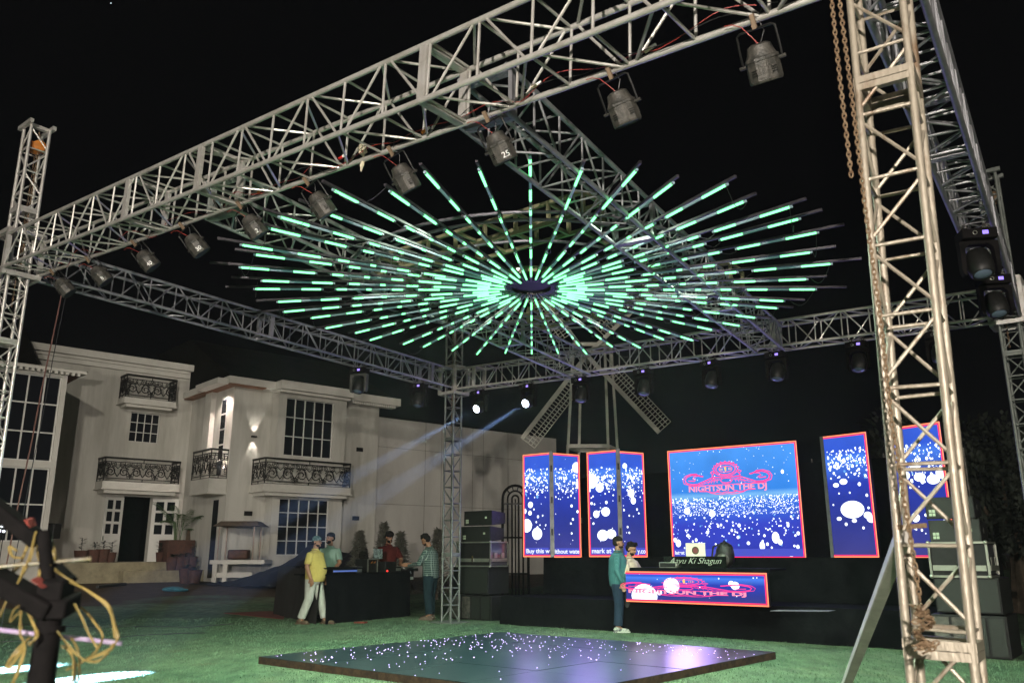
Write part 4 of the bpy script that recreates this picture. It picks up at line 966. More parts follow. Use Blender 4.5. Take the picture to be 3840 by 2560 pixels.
s = folded('narrow folded screen behind the teal shirt man, between the farthest left and main screens', fl, fr, (13, 14), ([(.10, .72, .20, .85), (.48, .20, .14, .85), (.77, .21, .12, .85), (.60, .42, .11, .9), (.28, .40, .08, 1), (.42, .65, .10, 1)], [(.42, .60, .09, 1), (.5, .53, .07, 1.1), (.2, .86, .06, 1)]),
           (('mark at Vi', fl.W*.5+.03, .14, fl.W*.88), ('y.co', fr.W*.76, .14, fr.W*.34)))
post(s, fl.p(fl.W, 0), fr.p(0, 0), fl.o.z, fl.o.z+fl.H+.03)
F = mkface((3129, 2087), (3298, 2090), (3104, 1637), (3265, 1618), 16.45, 15.75)
s_ = scr('upright screen with one big white oval, right of the main screen', F.o)
add_face(F, s_, M['scr_side'], 'RTB', [(120, .72, .88, .014, .009, 1), (55, .62, .82, .028, .016, 1), (10, .2, .6, .03, .02, 1)], [(.52, .38, .24, .68), (.85, .33, .08, .8), (.93, .30, .10, .7), (.38, .61, .08, .7), (.20, .585, .06, .7), (.54, .29, .05, .7), (.20, .31, .05, .7)], 15)
MB().box(F.p(-.04, F.H/2, -.05), F.x*.035, F.n*.05, Z*(F.H/2+.01)).build('side_rail', M['alu'], s_, smooth=False)
fl = mkface((3377, 2087), (3392, 2089), (3333, 1615), (3365, 1599), 15.5, 15.2); fr = mkface((3396, 2090), (3590, 2093), (3366, 1599), (3559, 1585), 15.2, 14.4)
s = folded('folded screen farthest right, half hidden behind the nearest tower', fl, fr, (16, 17), ([], [(.15, .62, .13, .7), (.48, .60, .11, .7), (.40, .68, .08, .7), (.74, .575, .12, .7), (.30, .30, .08, 1), (.95, .62, .14, .8), (.1, .12, .09, 1.6)]), (None, None), ('LTB', 'RTB'))
# booth screen in front of the dj
R_ = G(2885, 2279, DK); t0 = txp(R_, e1, 2350); Lp = R_+e1*t0; ztop = zpy(R_, 2147).z
F = Face(Lp, R_, DK+.02, ztop)
s_ = scr('long low booth screen with a stretched emblem at the stage front', F.o)
add_face(F, s_, M['scr_side'], 'RTB', [(14, .1, .95, .012, .008, 1)], [(.14, .20, .26, .78), (.345, .56, .155, .85), (.255, .33, .05, .9), (.765, .66, .05, .9), (.79, .60, .075, .85)], 21)
glow(F, s_, 90, (.5, .35, 1)); logo(F, s_, F.W*.44, F.H*.50, F.W*.84, F.H*.54, .55)
# booth table and what stands on it
Lp = V3(Lp.x, Lp.y); R_ = V3(R_.x, R_.y)
bt = thing('dj_booth', 'black cloth covered dj table behind the booth screen', 'table', Lp+e2*.2)
c = (Lp+R_)/2+e2*.50; zt = zpy(c, 2128).z
mb = MB(); mb.box(c+Z*(zt-.02), e1*(F.W/2), e2*.35, Z*.02); mb.build('table_top', M['cloth'], bt, smooth=False)
drape(Lp+e2*.16, R_+e2*.16, DK, zt-.01, 'table_cloth', bt)
TB = lambda px, dz=0, back=.45: (lambda P: P+e1*txp(P, e1, px)+Z*dz)(Vector((Lp.x, Lp.y, zt))+e2*back)
P = TB(2612); hh = .36
lp = thing('laptop', 'open white laptop with a dark round emblem on its lid, on the dj table', 'laptop', P)
rz = TB(2612, .16, .55); wl_ = .38
MB().box(rz+Z*.14, e1*(wl_/2), e2*.006, Z*.13).build('lid', mat('cream_laptop_lid', (.62, .60, .48), (.55, .5, .38), .5, 0, 20), lp, bevel=.004)
MB().box(rz+e2*.14+Z*.0, e1*(wl_/2), e2*.13, Z*.008).build('keyboard_base', M['blk'], lp, bevel=.003)
for r_, m_ in ((.070, M['brown']), (.045, mat('maroon_seal', (.12, .02, .02), None, .5))):
    mb = MB(); mb.lathe([(r_-.012 if r_ > .05 else .002, 0), (r_, 0), (r_, .003 if r_ > .05 else .005), (r_-.012 if r_ > .05 else .002, .003 if r_ > .05 else .005)], rz+Z*.14-e2*.006, -e2, 20); mb.build('emblem', m_, lp, smooth=False)
bx = thing('riser_box', 'black box under the laptop behind the glowing script sign', 'box', TB(2620))
MB().box(TB(2620, .075, .60), e1*.30, e2*.14, Z*.073).build('box_body', M['blk'], bx, bevel=.006)
sg = thing('script_sign', 'clear acrylic sign with pale script lettering leaning on the dj table', 'sign', TB(2600))
M['neon'] = mat('pale_script_tubing', (.30, .34, .27), None, .4, emit=((.7, .8, .65), .02))
text('Aayu Ki Shagun', TB(2605, .12, .22), e1, Z, .15, M['neon'], sg, 'lettering', .003, shear=.5, fit=1.0, bold=-.002)
MB().box(TB(2605, .10, .24), e1*.60, e2*.003, Z*.10).build('acrylic_sheet', mat('clear_acrylic', (.03, .04, .035), None, .08, trans=.85), sg, smooth=False)
mx = thing('mixer', 'small silver framed mixer left of the script sign', 'mixer', TB(2520))
MB().box(TB(2518, .05, .3), e1*.17, e2*.14, Z*.048).build('case', M['alu'], mx, bevel=.006)
MB().box(TB(2518, .05, .3)-e2*.141, e1*.15, e2*.003, Z*.034).build('front_panel', M['blk'], mx, smooth=False)
for k in range(6): MB().tube(TB(2500+k*8, .10, .26), TB(2500+k*8, .125, .26), .010, 8).build('knob', M['blk2'], mx)
bp = thing('backpack', 'black backpack standing on the right end of the dj table', 'bag', TB(2722))
p = TB(2722, 0, .45)
mb = MB(); mb.ell(p+Z*.22, .17, .13, .23, 14, ax=(e1, e2, Z)); mb.ell(p+Z*.16-e1*.02, .185, .14, .16, 14, ax=(e1, e2, Z)); mb.ell(p+Z*.33+e1*.02, .14, .10, .10, 12, ax=(e1, e2, Z)); mb.build('bag_body', M['blk'], bp)
MB().ell(p+Z*.14-e2*.10, .12, .06, .12, 12, ax=(e1, e2, Z)).build('front_pocket', M['blk2'], bp)
MB().path([p+Z*.42-e1*.03, p+Z*.47, p+Z*.42+e1*.04], .012, 6).build('handle', M['blk'], bp)
MB().path([p+Z*.40-e1*.10, p+Z*.36-e1*.19-e2*.05, p+Z*.2-e1*.22-e2*.05, p+Z*.03-e1*.17-e2*.03], .016, 6).build('strap', M['blk'], bp)
# ---------------------------------------------------------------- speaker stacks
M['grille'] = mat('dark_green_black_grille', (.006, .0085, .006), (.011, .014, .010), .6, .1, 60, .3, 220)
M['cab'] = mat('black_painted_cabinet', (.006, .0062, .006), (.012, .012, .0115), .6, 0, 8, .1, spec=.25)
M['pbadge'] = mat('pale_green_badge', (.40, .48, .34), None, .5)
def speaker(P, w, d, h, label, top=True):
    t = thing('line_array_speaker', label, 'speaker', P, 0, 'line array speakers on the stacks')
    a = P; b = P-e1*w
    mb = MB(); tp = .045
    mb.prism([a+e2*0, a+e2*d+Z*tp, a+e2*d+Z*(h-tp), a+Z*(h-.004)], -e1*w); mb.build('cabinet', M['cab'], t, smooth=False, bevel=.006)
    MB().box(a-e1*(w/2)+Z*(h/2)-e2*.006, e1*(w/2-.012), e2*.005, Z*(h/2-.014)).build('grille', M['grille'], t, smooth=False)
    mb = MB()
    for i in (0, 1):
        for j in (0, 1): mb.box(a-e1*(w*.90-.045*i)+Z*(h*.30-.05*j+.02)-e2*.013, e1*.018, e2*.002, Z*.020)
    mb.build('corner_logo', M['pbadge'], t, smooth=False)
    MB().box(a-e1*(w*.20)+Z*(h*.52)-e2*.013, e1*.028, e2*.002, Z*.022).build('badge', M['pbadge'], t, smooth=False)
    MB().box(a+e1*.003+e2*(d*.5)+Z*(h*.5), e1*.003, e2*.05, Z*.04).build('side_handle', M['blk'], t, smooth=False)
    return t
M['laminate'] = mat('glossy_black_laminate', (.05, .045, .055), None, .14, .0, spec=1.0)
def flightcase(P, w, d, h, label):
    t = thing('flight_case', label, 'flight case', P, 0, 'aluminium edged flight cases')
    ebox(MB(), P, w, d, h, g=.012).build('case_body', M['cab'], t, smooth=False)
    MB().box(P+e1*.0005-e1*.008+e2*(d/2)+Z*(h/2), e1*.004, e2*(d/2-.03), Z*(h/2-.03)).build('side_panel', M['laminate'], t, smooth=False)
    mb = MB(); r = .030; c = lambda i, j, k: P-e1*(w*i)+e2*(d*j)+Z*(h*k)
    for j in (0, 1):
        for k in (0, 1): mb.bar(c(.03, j, k), c(.97, j, k), r, r)
    for i in (0, 1):
        for k in (0, 1): mb.bar(c(i, .03, k), c(i, .97, k), r, r*.97)
        for j in (0, 1): mb.bar(c(i, j, .04), c(i, j, .96), r*.98, r*.98, e1)
    mb.bar(c(.04, 0, .25)-e2*.008, c(.96, 0, .25)-e2*.008, .03, .075); mb.bar(c(0, .05, .25)+e1*.008, c(0, .95, .25)+e1*.008, .03, .07)
    mb.build('edge_trim', M['alu'], t, smooth=False)
    for i in (0, 1):
        for k in (0, 1): MB().ell(c(i, 0, k)-e2*.006, .034, .034, .034, 8).build('ball_corner', M['alu'], t)
    for j in (.28, .68): mb = MB(); mb.box(c(0, j, .45)+e1*.014, e1*.003, e2*.05, Z*.06); mb.build('recessed_handle', M['alu'], t, smooth=False)
    MB().box(c(.5, 0, .30)-e2*.03, e1*.022, e2*.008, Z*.07).build('latch', M['chrome'], t)
    return t
def subw(P, w, d, h, label, slats=False):
    t = thing('subwoofer', label, 'speaker', P, 0, 'subwoofer cabinets under the stacks')
    ebox(MB(), P, w, d, h, g=.006).build('cabinet', M['cab'], t, smooth=False, bevel=.012)
    if slats:
        for k in range(4): MB().box(P-e1*(w*(.14+.24*k))+Z*(h*.5)-e2*.004, e1*(w*.10), e2*.006, Z*(h*.43)).build('port_board', mat('grey_brown_board', (.09, .085, .07), (.03, .03, .026), .7, 0, 8) if k == 3 else M['blk2'] if k == 2 else M['grille'], t, smooth=False)
    else: MB().box(P-e1*(w/2)+Z*(h/2)-e2*.003, e1*(w/2-.03), e2*.005, Z*(h/2-.03)).build('grille', M['grille'], t, smooth=False)
    return t
def stack(foot, rows, side):
    P = G(*foot)
    for kind, l, r, y0, y1, dd, lb, ex in rows:
        Q = P+e1*txp(P, e1, r)*0; Q = Vector((P.x, P.y, 0)); Q = Q+e1*txp(Q, e1, r); wq = -txp(Q, e1, l)
        a = zpy(Q, y1).z; b = zpy(Q, y0).z; Q = Vector((Q.x, Q.y, max(a, 0)))
        kind(Q, wq, dd, b-Q.z-.002, lb, *ex)
stack((1841, 2328), [(subw, 1691, 1842, 2232, 2328, .75, 'lowest boarded subwoofer of the left stack', (True,)), (subw, 1695, 1830, 2124, 2230, .75, 'plain black subwoofer in the middle of the left stack', ()),
      (flightcase, 1711, 1838, 2031, 2122, .62, 'aluminium edged flight case in the left stack, screen light on its side', ()), (speaker, 1725, 1838, 1970, 2029, .48, 'lower of the two speakers on top of the left stack', ()), (speaker, 1736, 1843, 1911, 1968, .48, 'topmost speaker of the left stack', ())], 1)
ft = (3790, 2476)
stack(ft, [(subw, 3508, 3800, 2308, 2476, .9, 'lowest subwoofer of the right stack, standing on the lawn', (True,)), (subw, 3532, 3790, 2164, 2306, .9, 'plain black subwoofer in the middle of the right stack', ()),
      (flightcase, 3532, 3757, 2032, 2162, .7, 'aluminium edged flight case in the right stack behind the nearest tower', ()), (speaker, 3542, 3745, 1944, 2030, .5, 'lower of the two speakers on top of the right stack', ()), (speaker, 3538, 3731, 1857, 1942, .5, 'topmost speaker of the right stack', ())], 1)
# ---------------------------------------------------------------- dance floor
FB = G(1878, 2389, 0); FL = G(968, 2487, 0); FR_ = G(2910, 2469, 0); n = 4; nj = 4; cx_ = (FR_-FB)/n; cy_ = (FL-FB)/nj
fl_ = thing('dance_floor', 'dark glossy dance floor of square panels dotted with tiny star lights', 'dance floor', FB)
M['floortop'] = mat('glossy_worn_floor', (.010, .026, .032), (.034, .056, .062), .28, 0, 1.6, .12, 9, stretch=(1, .35, 1), thr=(.4, .75), spec=.7)
M['star'] = emit('tiny_violet_white_light', (.66, .5, 1), 9); M['floorred'] = M['brown']
rr = random.Random(5)
for i in range(n):
    for j in range(nj):
        c = FB+cx_*(i+.5)+cy_*(j+.5); zt = .085+rr.uniform(-.002, .002)
        x, y = cx_*.499, cy_*-.499; tl = Vector((0, 0, 1))
        pn = MB().box(c+Z*(zt/2), x, y, Z*(zt/2)).build('floor_panel', [M['brown']], fl_, smooth=False)
        tp_ = MB().box(c+Z*(zt+.003), x*.9985, y*.9985, Z*.003).build('glossy_top', M['floortop'], pn, smooth=False)
        mb = MB()
        for k in range((rr.choice([24, 30, 38]) if j < 2 or (i == 0) else rr.choice([12, 18]) if i < 2 else 4) if not (i == 3 and j > 0) else 1):
            p = c+x*rr.uniform(-.95, .95)+y*rr.uniform(-.95, .95)+Z*(zt+.006); r = rr.choice([.0048, .0056, .0065, .0035])
            mb.lathe([(r, 0), (r*.8, r*.5), (r*.2, r*.8)], p, Z, 8)
        mb.build('star_light', M['star'], pn, kind='stuff')
# ---------------------------------------------------------------- left mixing desk
C0 = G(1211, 2339); C1 = G(1531, 2308); C2 = G(1037, 2303); dk_ = thing('mixing_desk', 'long mixing table draped to the ground in black cloth', 'table', C0)
dx = (C1-C0).normalized(); dy = Vector((-dx.y, dx.x, 0)); wd = (C1-C0).length; zt = zpy(C0, 2152).z
MB().prism([C0+Z*(zt-.03), C1+Z*(zt-.03), C1+dy*.95+Z*(zt-.03), C0+dy*.95+Z*(zt-.03)], Z*.03).build('table_top', M['cloth'], dk_, smooth=False)
drape(C0, C1, 0, zt, 'table_cloth', dk_, amp=.022); drape(C1, C1+dy*.95, 0, zt, 'table_cloth', dk_, amp=.02)
zt2 = zpy(C2, 2121).z; d2 = (C0-C2).normalized(); e_ = Vector((-d2.y, d2.x, 0))
d3 = thing('side_table', 'shorter table in black cloth left of the mixing table', 'table', C2)
MB().prism([C2+Z*(zt2-.03), C0-dx*.1+Z*(zt2-.03), C0-dx*.1+e_*.9+Z*(zt2-.03), C2+e_*.9+Z*(zt2-.03)], Z*.03).build('table_top', M['cloth'], d3, smooth=False)
drape(C2, C0-dx*.06, 0, zt2, 'table_cloth', d3, m=mat('brown_black_cloth', (.012, .009, .007), None, .95), amp=.02); drape(C2+e_*.9, C2, 0, zt2, 'table_cloth', d3, amp=.02)
TD = lambda px, dz=0, back=.4: (lambda P: P+dx*txp(P, dx, px)+Z*dz)(Vector((C0.x, C0.y, zt))+dy*back)
t = thing('lighting_console', 'lighting console with a glowing blue front edge on the mixing table', 'console', TD(1270))
MB().box(TD(1262, .06, .35), dx*.38, dy*.26, Z*.05).build('body', M['blk'], t, bevel=.01)
MB().box(TD(1262, .055, .35)-dy*.262, dx*.37, dy*.004, Z*.018).build('blue_edge', mat('blue_glossy_edge', (.12, .2, .5), None, .3, emit=((.2, .35, 1), .35)), t, smooth=False)
for k in range(12): MB().tube(TD(1215+k*8, .11, .3), TD(1215+k*8, .13, .3), .012, 8).build('fader_knob', M['blk2'], t)
t = thing('amp_rack', 'open rack case with orange triangles on the mixing table', 'rack', TD(1400))
MB().box(TD(1372, .15, .45), dx*.16, dy*.2, Z*.148).build('rack_body', M['blk'], t, bevel=.01)
mb = MB(); c = TD(1372, .15, .45)-dy*.2
for a, b in ((-1, -1), (-1, 1), (1, 1), (1, -1)): pass
mb.bar(c-dx*.16+Z*.15, c+dx*.16+Z*.15, .025, .025); mb.bar(c-dx*.16-Z*.14, c-dx*.16+Z*.14, .025, .025, dx); mb.bar(c+dx*.16-Z*.14, c+dx*.16+Z*.14, .025, .025, dx); mb.build('edge_trim', M['alu'], t, smooth=False)
for k in range(2): MB().prism([c-dy*.01-dx*(.09-.10*k)+Z*.06, c-dy*.01-dx*(.03-.10*k)+Z*.06, c-dy*.01-dx*(.01-.10*k)+Z*.11], -dy*.004).build('orange_triangle', M['orange'], t, smooth=False)
t = thing('laptop', 'open laptop with a blotchy stickered lid in front of the man in red', 'laptop', TD(1415))
c = TD(1415, .30, .5); MB().box(c+Z*.12, dx*.16, dy*.006, Z*.115).build('lid', mat('stickered_lid', (.30, .38, .36), (.06, .09, .09), .5, 0, 26, thr=(.45, .55)), t, bevel=.004)
MB().box(c+dy*.12, dx*.16, dy*.12, Z*.008).build('keyboard_base', M['blk'], t)
MB().box(c-Z*.15+dy*.05, dx*.02, dy*.02, Z*.145).build('stand_leg', M['alu'], t)
t = thing('amplifier', 'black amplifier with a tiny red lamp on the mixing table', 'amplifier', TD(1440))
MB().box(TD(1440, .12, .35), dx*.19, dy*.2, Z*.118).build('body', M['blk'], t, bevel=.008)
MB().ell(TD(1427, .03, .35)-dy*.21, .018, .01, .018, 8).build('red_lamp', emit('red_pilot_lamp', (1, .04, .03), 4), t)
t = thing('mixer', 'silver mixer at the right end of the mixing table', 'mixer', TD(1510))
MB().box(TD(1510, .09, .45), dx*.20, dy*.2, Z*.04).build('body', M['alu'], t, bevel=.01); MB().box(TD(1520, .04, .40), dx*.26, dy*.2, Z*.038).build('lower_unit', M['mhgrey'], t, bevel=.01)
for px, bk, wv, hv, nm, m_ in ((1300, .25, .10, .05, 'small black effects unit behind the glowing blue edge', 'blk'), (1332, .3, .09, .07, 'grey effects unit between the console and the rack', 'mhgrey'), (1478, .3, .11, .06, 'low black unit left of the silver mixer', 'blk')):
    u_ = thing('effects_unit', nm, 'audio unit', TD(px)); MB().box(TD(px, hv, bk), dx*wv, dy*.13, Z*hv).build('case', M[m_], u_, bevel=.006)
    MB().box(TD(px, hv, bk)-dy*.132, dx*wv*.8, dy*.002, Z*hv*.5).build('front_panel', M['alu'], u_, smooth=False)
    for k in range(4): MB().tube(TD(px, hv*2, bk)+dx*(wv*.5*(k-1.5)/1.5), TD(px, hv*2+.02, bk)+dx*(wv*.5*(k-1.5)/1.5), .010, 8).build('knob', M['blk2'], u_)
t = thing('banner_box', 'small black box with a white mark hanging at the end of the mixing table', 'box', TD(1555))
bx_ = C1+dx*.12+dy*.2; MB().box(Vector((bx_.x, bx_.y, zt-.08)), dx*.13, dy*.13, Z*.12).build('box_body', M['blk'], t)
text('A', Vector((bx_.x, bx_.y, zt-.02))-dy*.133, dx, Z, .10, M['wpm'], t, 'mark', .001)
MB().box(Vector((bx_.x, bx_.y, zt-.15))-dy*.132, dx*.11, dy*.001, Z*.030).build('white_band', mat('dull_white_print', (.4, .45, .4), None, .6), t, smooth=False)
for k in range(4):
    pts = [C1+dx*(.02+.05*k)+dy*.3+Z*(zt-.1)]
    for j in range(10): pts.append(C1+dx*(.12+.10*math.sin(j*1.1+k))+dy*(.2+.05*k)+Z*(zt*.75-j*.05))
    pts.append(C1+dx*.2+dy*.1+Z*.02)
    tag(MB().path(pts, .008, 5).build('cable', M['blackwire']), ['thin', 'looped', 'slack', 'knotted'][k]+' black cable drooping off the right end of the mixing table', 'cable', 'cables drooping off the mixing table')
cap = thing('red_cap_case', 'dark round case with a bright red top on the side table', 'case', G(1115, 2120, zt2)); p = Vector(WM[cap.name].translation)
q_ = C2+d2*txp(C2, d2, 1118)+Z*zt2+e_*.3
MB().lathe([(.11, 0), (.12, .02), (.11, .08), (.09, .09)], q_, Z, 16).build('case_base', M['blk'], cap); MB().lathe([(.10, .091), (.09, .13), (.04, .16), (.01, .165)], q_, Z, 16).build('red_top', M['red'], cap)
# mats and small litter on the lawn
M['redmat'] = mat('red_carpet', (.20, .03, .018), (.12, .02, .015), .95, 0, 20, .3)
MB_ = MB().prism([G(838, 2299)+Z*.006, G(1062, 2322)+Z*.006, G(1075, 2300)+Z*.006, G(1010, 2292)+Z*.006], Z*.012); tag(MB_.build('red_carpet', M['redmat'], smooth=False), 'red carpet strip on the lawn left of the side table', 'carpet')
p = G(1350, 2336); MB_ = MB().prism([p+V3(-.12, -.05, .006), p+V3(.10, -.08, .006), p+V3(.15, .05, .006), p+V3(-.05, .07, .006)], Z*.03); tag(MB_.build('red_rag', M['redmat'], smooth=False), 'small red rag on the lawn before the mixing table', 'rag')
# ================================================================ people
M['skin'] = mat('brown_skin', (.30, .155, .09), (.25, .125, .07), .5, 0, 20); M['hair'] = mat('black_hair', (.008, .007, .007), (.02, .017, .015), .75, 0, 60, .6, 90, spec=.1)
M['eye'] = mat('dark_eye', (.01, .008, .006), None, .2)
def remesh(mb, name, m, par, vox=.011, smooth_it=4):
    o = mb.build(name, m, par, world=False); o.modifiers.new('r', 'REMESH').voxel_size = vox; s = o.modifiers.new('s', 'SMOOTH'); s.iterations = smooth_it; s.factor = .5
    dg = bpy.context.evaluated_depsgraph_get(); me = bpy.data.meshes.new_from_object(o.evaluated_get(dg)); old = o.data; o.modifiers.clear(); o.data = me; bpy.data.meshes.remove(old)
    me.name = name; me.polygons.foreach_set('use_smooth', [True]*len(me.polygons)); 
    if not me.materials: me.materials.append(m)
    return o
def loft(mb, rings, n=16):     # (x, y, z, rx, ry)
    vs = []
    for (x, y, z, rx, ry) in rings: vs += [Vector((x+rx*math.cos(2*PI*j/n), y+ry*math.sin(2*PI*j/n), z)) for j in range(n)]
    k = len(rings); fs = [(i*n+j, i*n+(j+1) % n, (i+1)*n+(j+1) % n, (i+1)*n+j) for i in range(k-1) for j in range(n)]+[tuple(range(n-1, -1, -1)), tuple(range((k-1)*n, k*n))]
    mb.add(vs, fs)
def person(label, P, face, height, shirt, pants, shoe, arms, legs, head_dir=(0, 1, 0), nod=0., beard=0, hair='short', belly=0., sleeve='short', extras=None, seated=False, lean=0.):
    S = height/1.75; f = Vector((face[0], face[1], 0)).normalized()
    m4 = Matrix.Translation(P) @ Matrix(((f.y, f.x, 0, 0), (-f.x, f.y, 0, 0), (0, 0, 1, 0), (0, 0, 0, 1)))   # local +y = facing, +x = its right hand
    t = thing('person', label, 'person', M4=m4)
    def w(v):
        v = Vector(v)
        if lean and v.z > .95: 
            a = lean*min(1, (v.z-.95)/.25); d = v.z-.95; v = Vector((v.x, v.y*math.cos(a)+d*math.sin(a), .95+d*math.cos(a)-v.y*math.sin(a)))
        return v
    def fin(mb):
        o_ = []
        for v in mb.v:
            k = min(1, max(0, (1.50-Vector(v).z)/.12)); v = Vector(v); v = Vector((v.x*(1.05+.12*k), v.y*(1.05+(.30 if v.z > .8 else .16)*k), v.z)); o_.append(w(v)*S)
        mb.v = o_; return mb
    hx, hy = head_dir[0], head_dir[1]; L_ = math.hypot(hx, hy); hx /= L_; hy /= L_
    HX = Vector((hy, -hx, 0)); HY = Vector((hx*math.cos(nod), hy*math.cos(nod), -math.sin(nod))); HZ = HX.cross(HY); hc = Vector((0, .015, 1.565)); hp_ = lambda a, b, c: hc+HX*a+HY*b+HZ*c
    ax = (HX, HY, HZ)
    b = MB()
    loft(b, [(0, 0, .88, .13, .09), (0, 0, 1.0, .135, .095), (0, 0, 1.1, .125, .09), (0, 0, 1.3, .14, .09), (0, 0, 1.40, .11, .07), (0, 0, 1.47, .06, .055)])
    b.path([(0, -.01, 1.40), (0, 0, 1.5), hp_(0, 0, .02)], [.065, .055, .055], 12)
    b.ell(hp_(0, -.005, .115), .074, .092, .088, 16, ax=ax); b.ell(hp_(0, .035, .055), .056, .055, .068, 14, ax=ax)
    b.ell(hp_(0, .098, .072), .012, .020, .022, 8, ax=ax); b.ell(hp_(0, .09, .032), .024, .012, .009, 8, ax=ax); b.ell(hp_(0, .082, .005), .024, .02, .018, 8, ax=ax)
    for s in (-1, 1): b.ell(hp_(s*.076, -.005, .075), .010, .018, .030, 8, ax=ax)
    for s, (el, wr, fdir, curl) in zip((1, -1), arms):
        sh = Vector((s*.162, 0, 1.385)); el = Vector(el); wr = Vector(wr)
        b.path([(s*.09, 0, 1.36), sh, sh.lerp(el, .5), el, el.lerp(wr, .35), wr], [.045, .042, .042, .037, .037, .026], 10)
        fd = Vector(fdir).normalized(); side = fd.cross(Vector((s, 0, 0)) if abs(fd.x) < .8 else Z).normalized(); nrm = fd.cross(side)
        pc = wr+fd*.05; b.box(wr+fd*.045, fd*.045, side*.036, nrm*.013)
        for k, ln in enumerate((.062, .072, .067, .052)):
            r0_ = wr+fd*.085+side*(.028-.0185*k); d2 = (fd+nrm*(-s)*curl).normalized(); b.path([r0_, r0_+fd*ln*.4, r0_+fd*ln*.4+d2*ln*.35, r0_+fd*ln*.4+d2*ln*.62], [.0095, .009, .0085, .007], 6)
        q0 = wr+fd*.025+side*.034; b.path([q0, q0+side*.022+fd*.025, q0+side*.026+fd*.055], [.012, .0105, .009], 6)
    for s, (kn, an) in zip((1, -1), legs):
        kn = Vector(kn); an = Vector(an); hpj = Vector((s*.085, 0, .90)); b.path([hpj, hpj.lerp(kn, .5), kn, kn.lerp(an, .3), an], [.085, .075, .055, .052, .038], 12)
        b.path([an, an+Vector((s*.01, .09, -.045))], [.036, .032], 8)
    remesh(fin(b), 'body', M['skin'], t, .0095)
    # shirt
    c = MB(); bl = belly
    loft(c, [(0, bl*.3, .84, .175, .125+bl*.3), (0, bl*.45, .95, .172, .130+bl*.6), (0, bl*.6, 1.07, .162, .130+bl*.9), (0, bl*.3, 1.22, .172, .130+bl*.4), (0, 0, 1.34, .182, .128), (0, 0, 1.41, .165, .112), (0, 0, 1.455, .105, .085), (0, 0, 1.475, .072, .072)], 22)
    for s, (el, wr, fd, cu) in zip((1, -1), arms):
        sh = Vector((s*.165, 0, 1.395)); el = Vector(el); wr = Vector(wr)
        if sleeve == 'short': c.path([(s*.10, 0, 1.38), sh, sh.lerp(el, .45), sh.lerp(el, .80)], [.070, .062, .058, .058], 12)
        else: c.path([(s*.10, 0, 1.38), sh, sh.lerp(el, .5), el, el.lerp(wr, .5), el.lerp(wr, .93)], [.070, .062, .054, .049, .045, .038], 12)
    so_ = remesh(fin(c), 'shirt', shirt, t, .012, 3)
    c = MB()   # collar
    c.path([(.068*math.cos(a)+0, .062*math.sin(a)+.002, 1.487+.012*math.cos(a*1.0)) for a in [2*PI*j/16 for j in range(16)]], .015, 6, closed=True); c = fin(c); c.build('collar', shirt, so_, world=False)
    c = MB(); loft(c, [(0, 0, .80, .155, .115), (0, 0, .90, .165, .122), (0, 0, .985, .15, .112)], 20)
    for s, (kn, an) in zip((1, -1), legs):
        kn = Vector(kn); an = Vector(an); hpj = Vector((s*.085, 0, .88)); c.path([hpj, hpj.lerp(kn, .5), kn, kn.lerp(an, .5), an.lerp(kn, .08)+Vector((0, .0, 0))], [.100, .094, .078, .074, .074], 14)
    remesh(fin(c), 'trousers', pants, t, .013, 3)
    for s, (kn, an) in zip((1, -1), legs):
        an = Vector(an); c = MB(); z = an.z-.085; y = an.y
        c.prism([Vector((an.x+s*.01-.045, y-.07, z)), Vector((an.x+s*.01+.045, y-.07, z)), Vector((an.x+s*.02+.05, y+.10, z)), Vector((an.x+s*.02+.03, y+.19, z)), Vector((an.x+s*.02-.03, y+.19, z)), Vector((an.x+s*.02-.05, y+.10, z))], Z*.025)
        c.ell((an.x+s*.01, y-.01, z+.055), .045, .065, .055, 10); c.ell((an.x+s*.02, y+.09, z+.04), .046, .09, .038, 10)
        fin(c).build('shoe', shoe, t, world=False)
    # hair
    if hair:
        c = MB()
        if hair == 'cap':
            c.ell(hp_(0, -.012, .135), .083, .098, .078, 16, ax=ax); c.ell(hp_(0, -.095, .10), .06, .05, .012, 12, ax=ax)
            o = fin(c); o.build('cap', mat('teal_camouflage_cap', (.03, .08, .085), (.10, .16, .15), .8, 0, 30, thr=(.45, .55)), t, world=False); c = MB(); c.ell(hp_(0, -.03, .075), .076, .075, .05, 14, ax=ax)
        elif hair == 'turban': c.ell(hp_(0, -.01, .155), .095, .112, .082, 16, ax=ax); c.ell(hp_(0, -.03, .10), .082, .088, .07, 14, ax=ax)
        elif hair == 'big': c.ell(hp_(0, -.018, .165), .084, .096, .062, 16, ax=ax); c.ell(hp_(0, -.035, .10), .083, .082, .085, 14, ax=ax); [c.ell(hp_(rnd.uniform(-.06, .06), rnd.uniform(-.07, .05), .20+rnd.uniform(-.02, .015)), .03, .03, .025, 8, ax=ax) for _ in range(12)]
        else: c.ell(hp_(0, -.012, .145), .082, .098, .075, 16, ax=ax); c.ell(hp_(0, -.038, .09), .078, .070, .075, 14, ax=ax)
        fin(c).build('hair', M['hair'], t, world=False)
    if beard:
        c = MB(); c.ell(hp_(0, .044, .012), .057, .052, .042*beard, 14, ax=ax)
        c.ell(hp_(0, .096, .050), .030, .012, .008, 8, ax=ax)
        fin(c).build('beard', M['hair'], t, world=False)
    c = MB()
    for s in (-1, 1): c.ell(hp_(s*.031, .083, .092), .012, .008, .006, 8, ax=ax); c.ell(hp_(s*.032, .086, .110), .020, .008, .0045, 8, ax=ax)
    fin(c).build('eyes_and_brows' if 0 else 'eye', M['eye'], t, world=False)
    if extras: extras(t, S, fin, hp_, ax)
    return t
def footpos(px, py): return G(px, py)
def hgt(P, py): return zpy(Vector((P.x, P.y, 0)), py).z-P.z
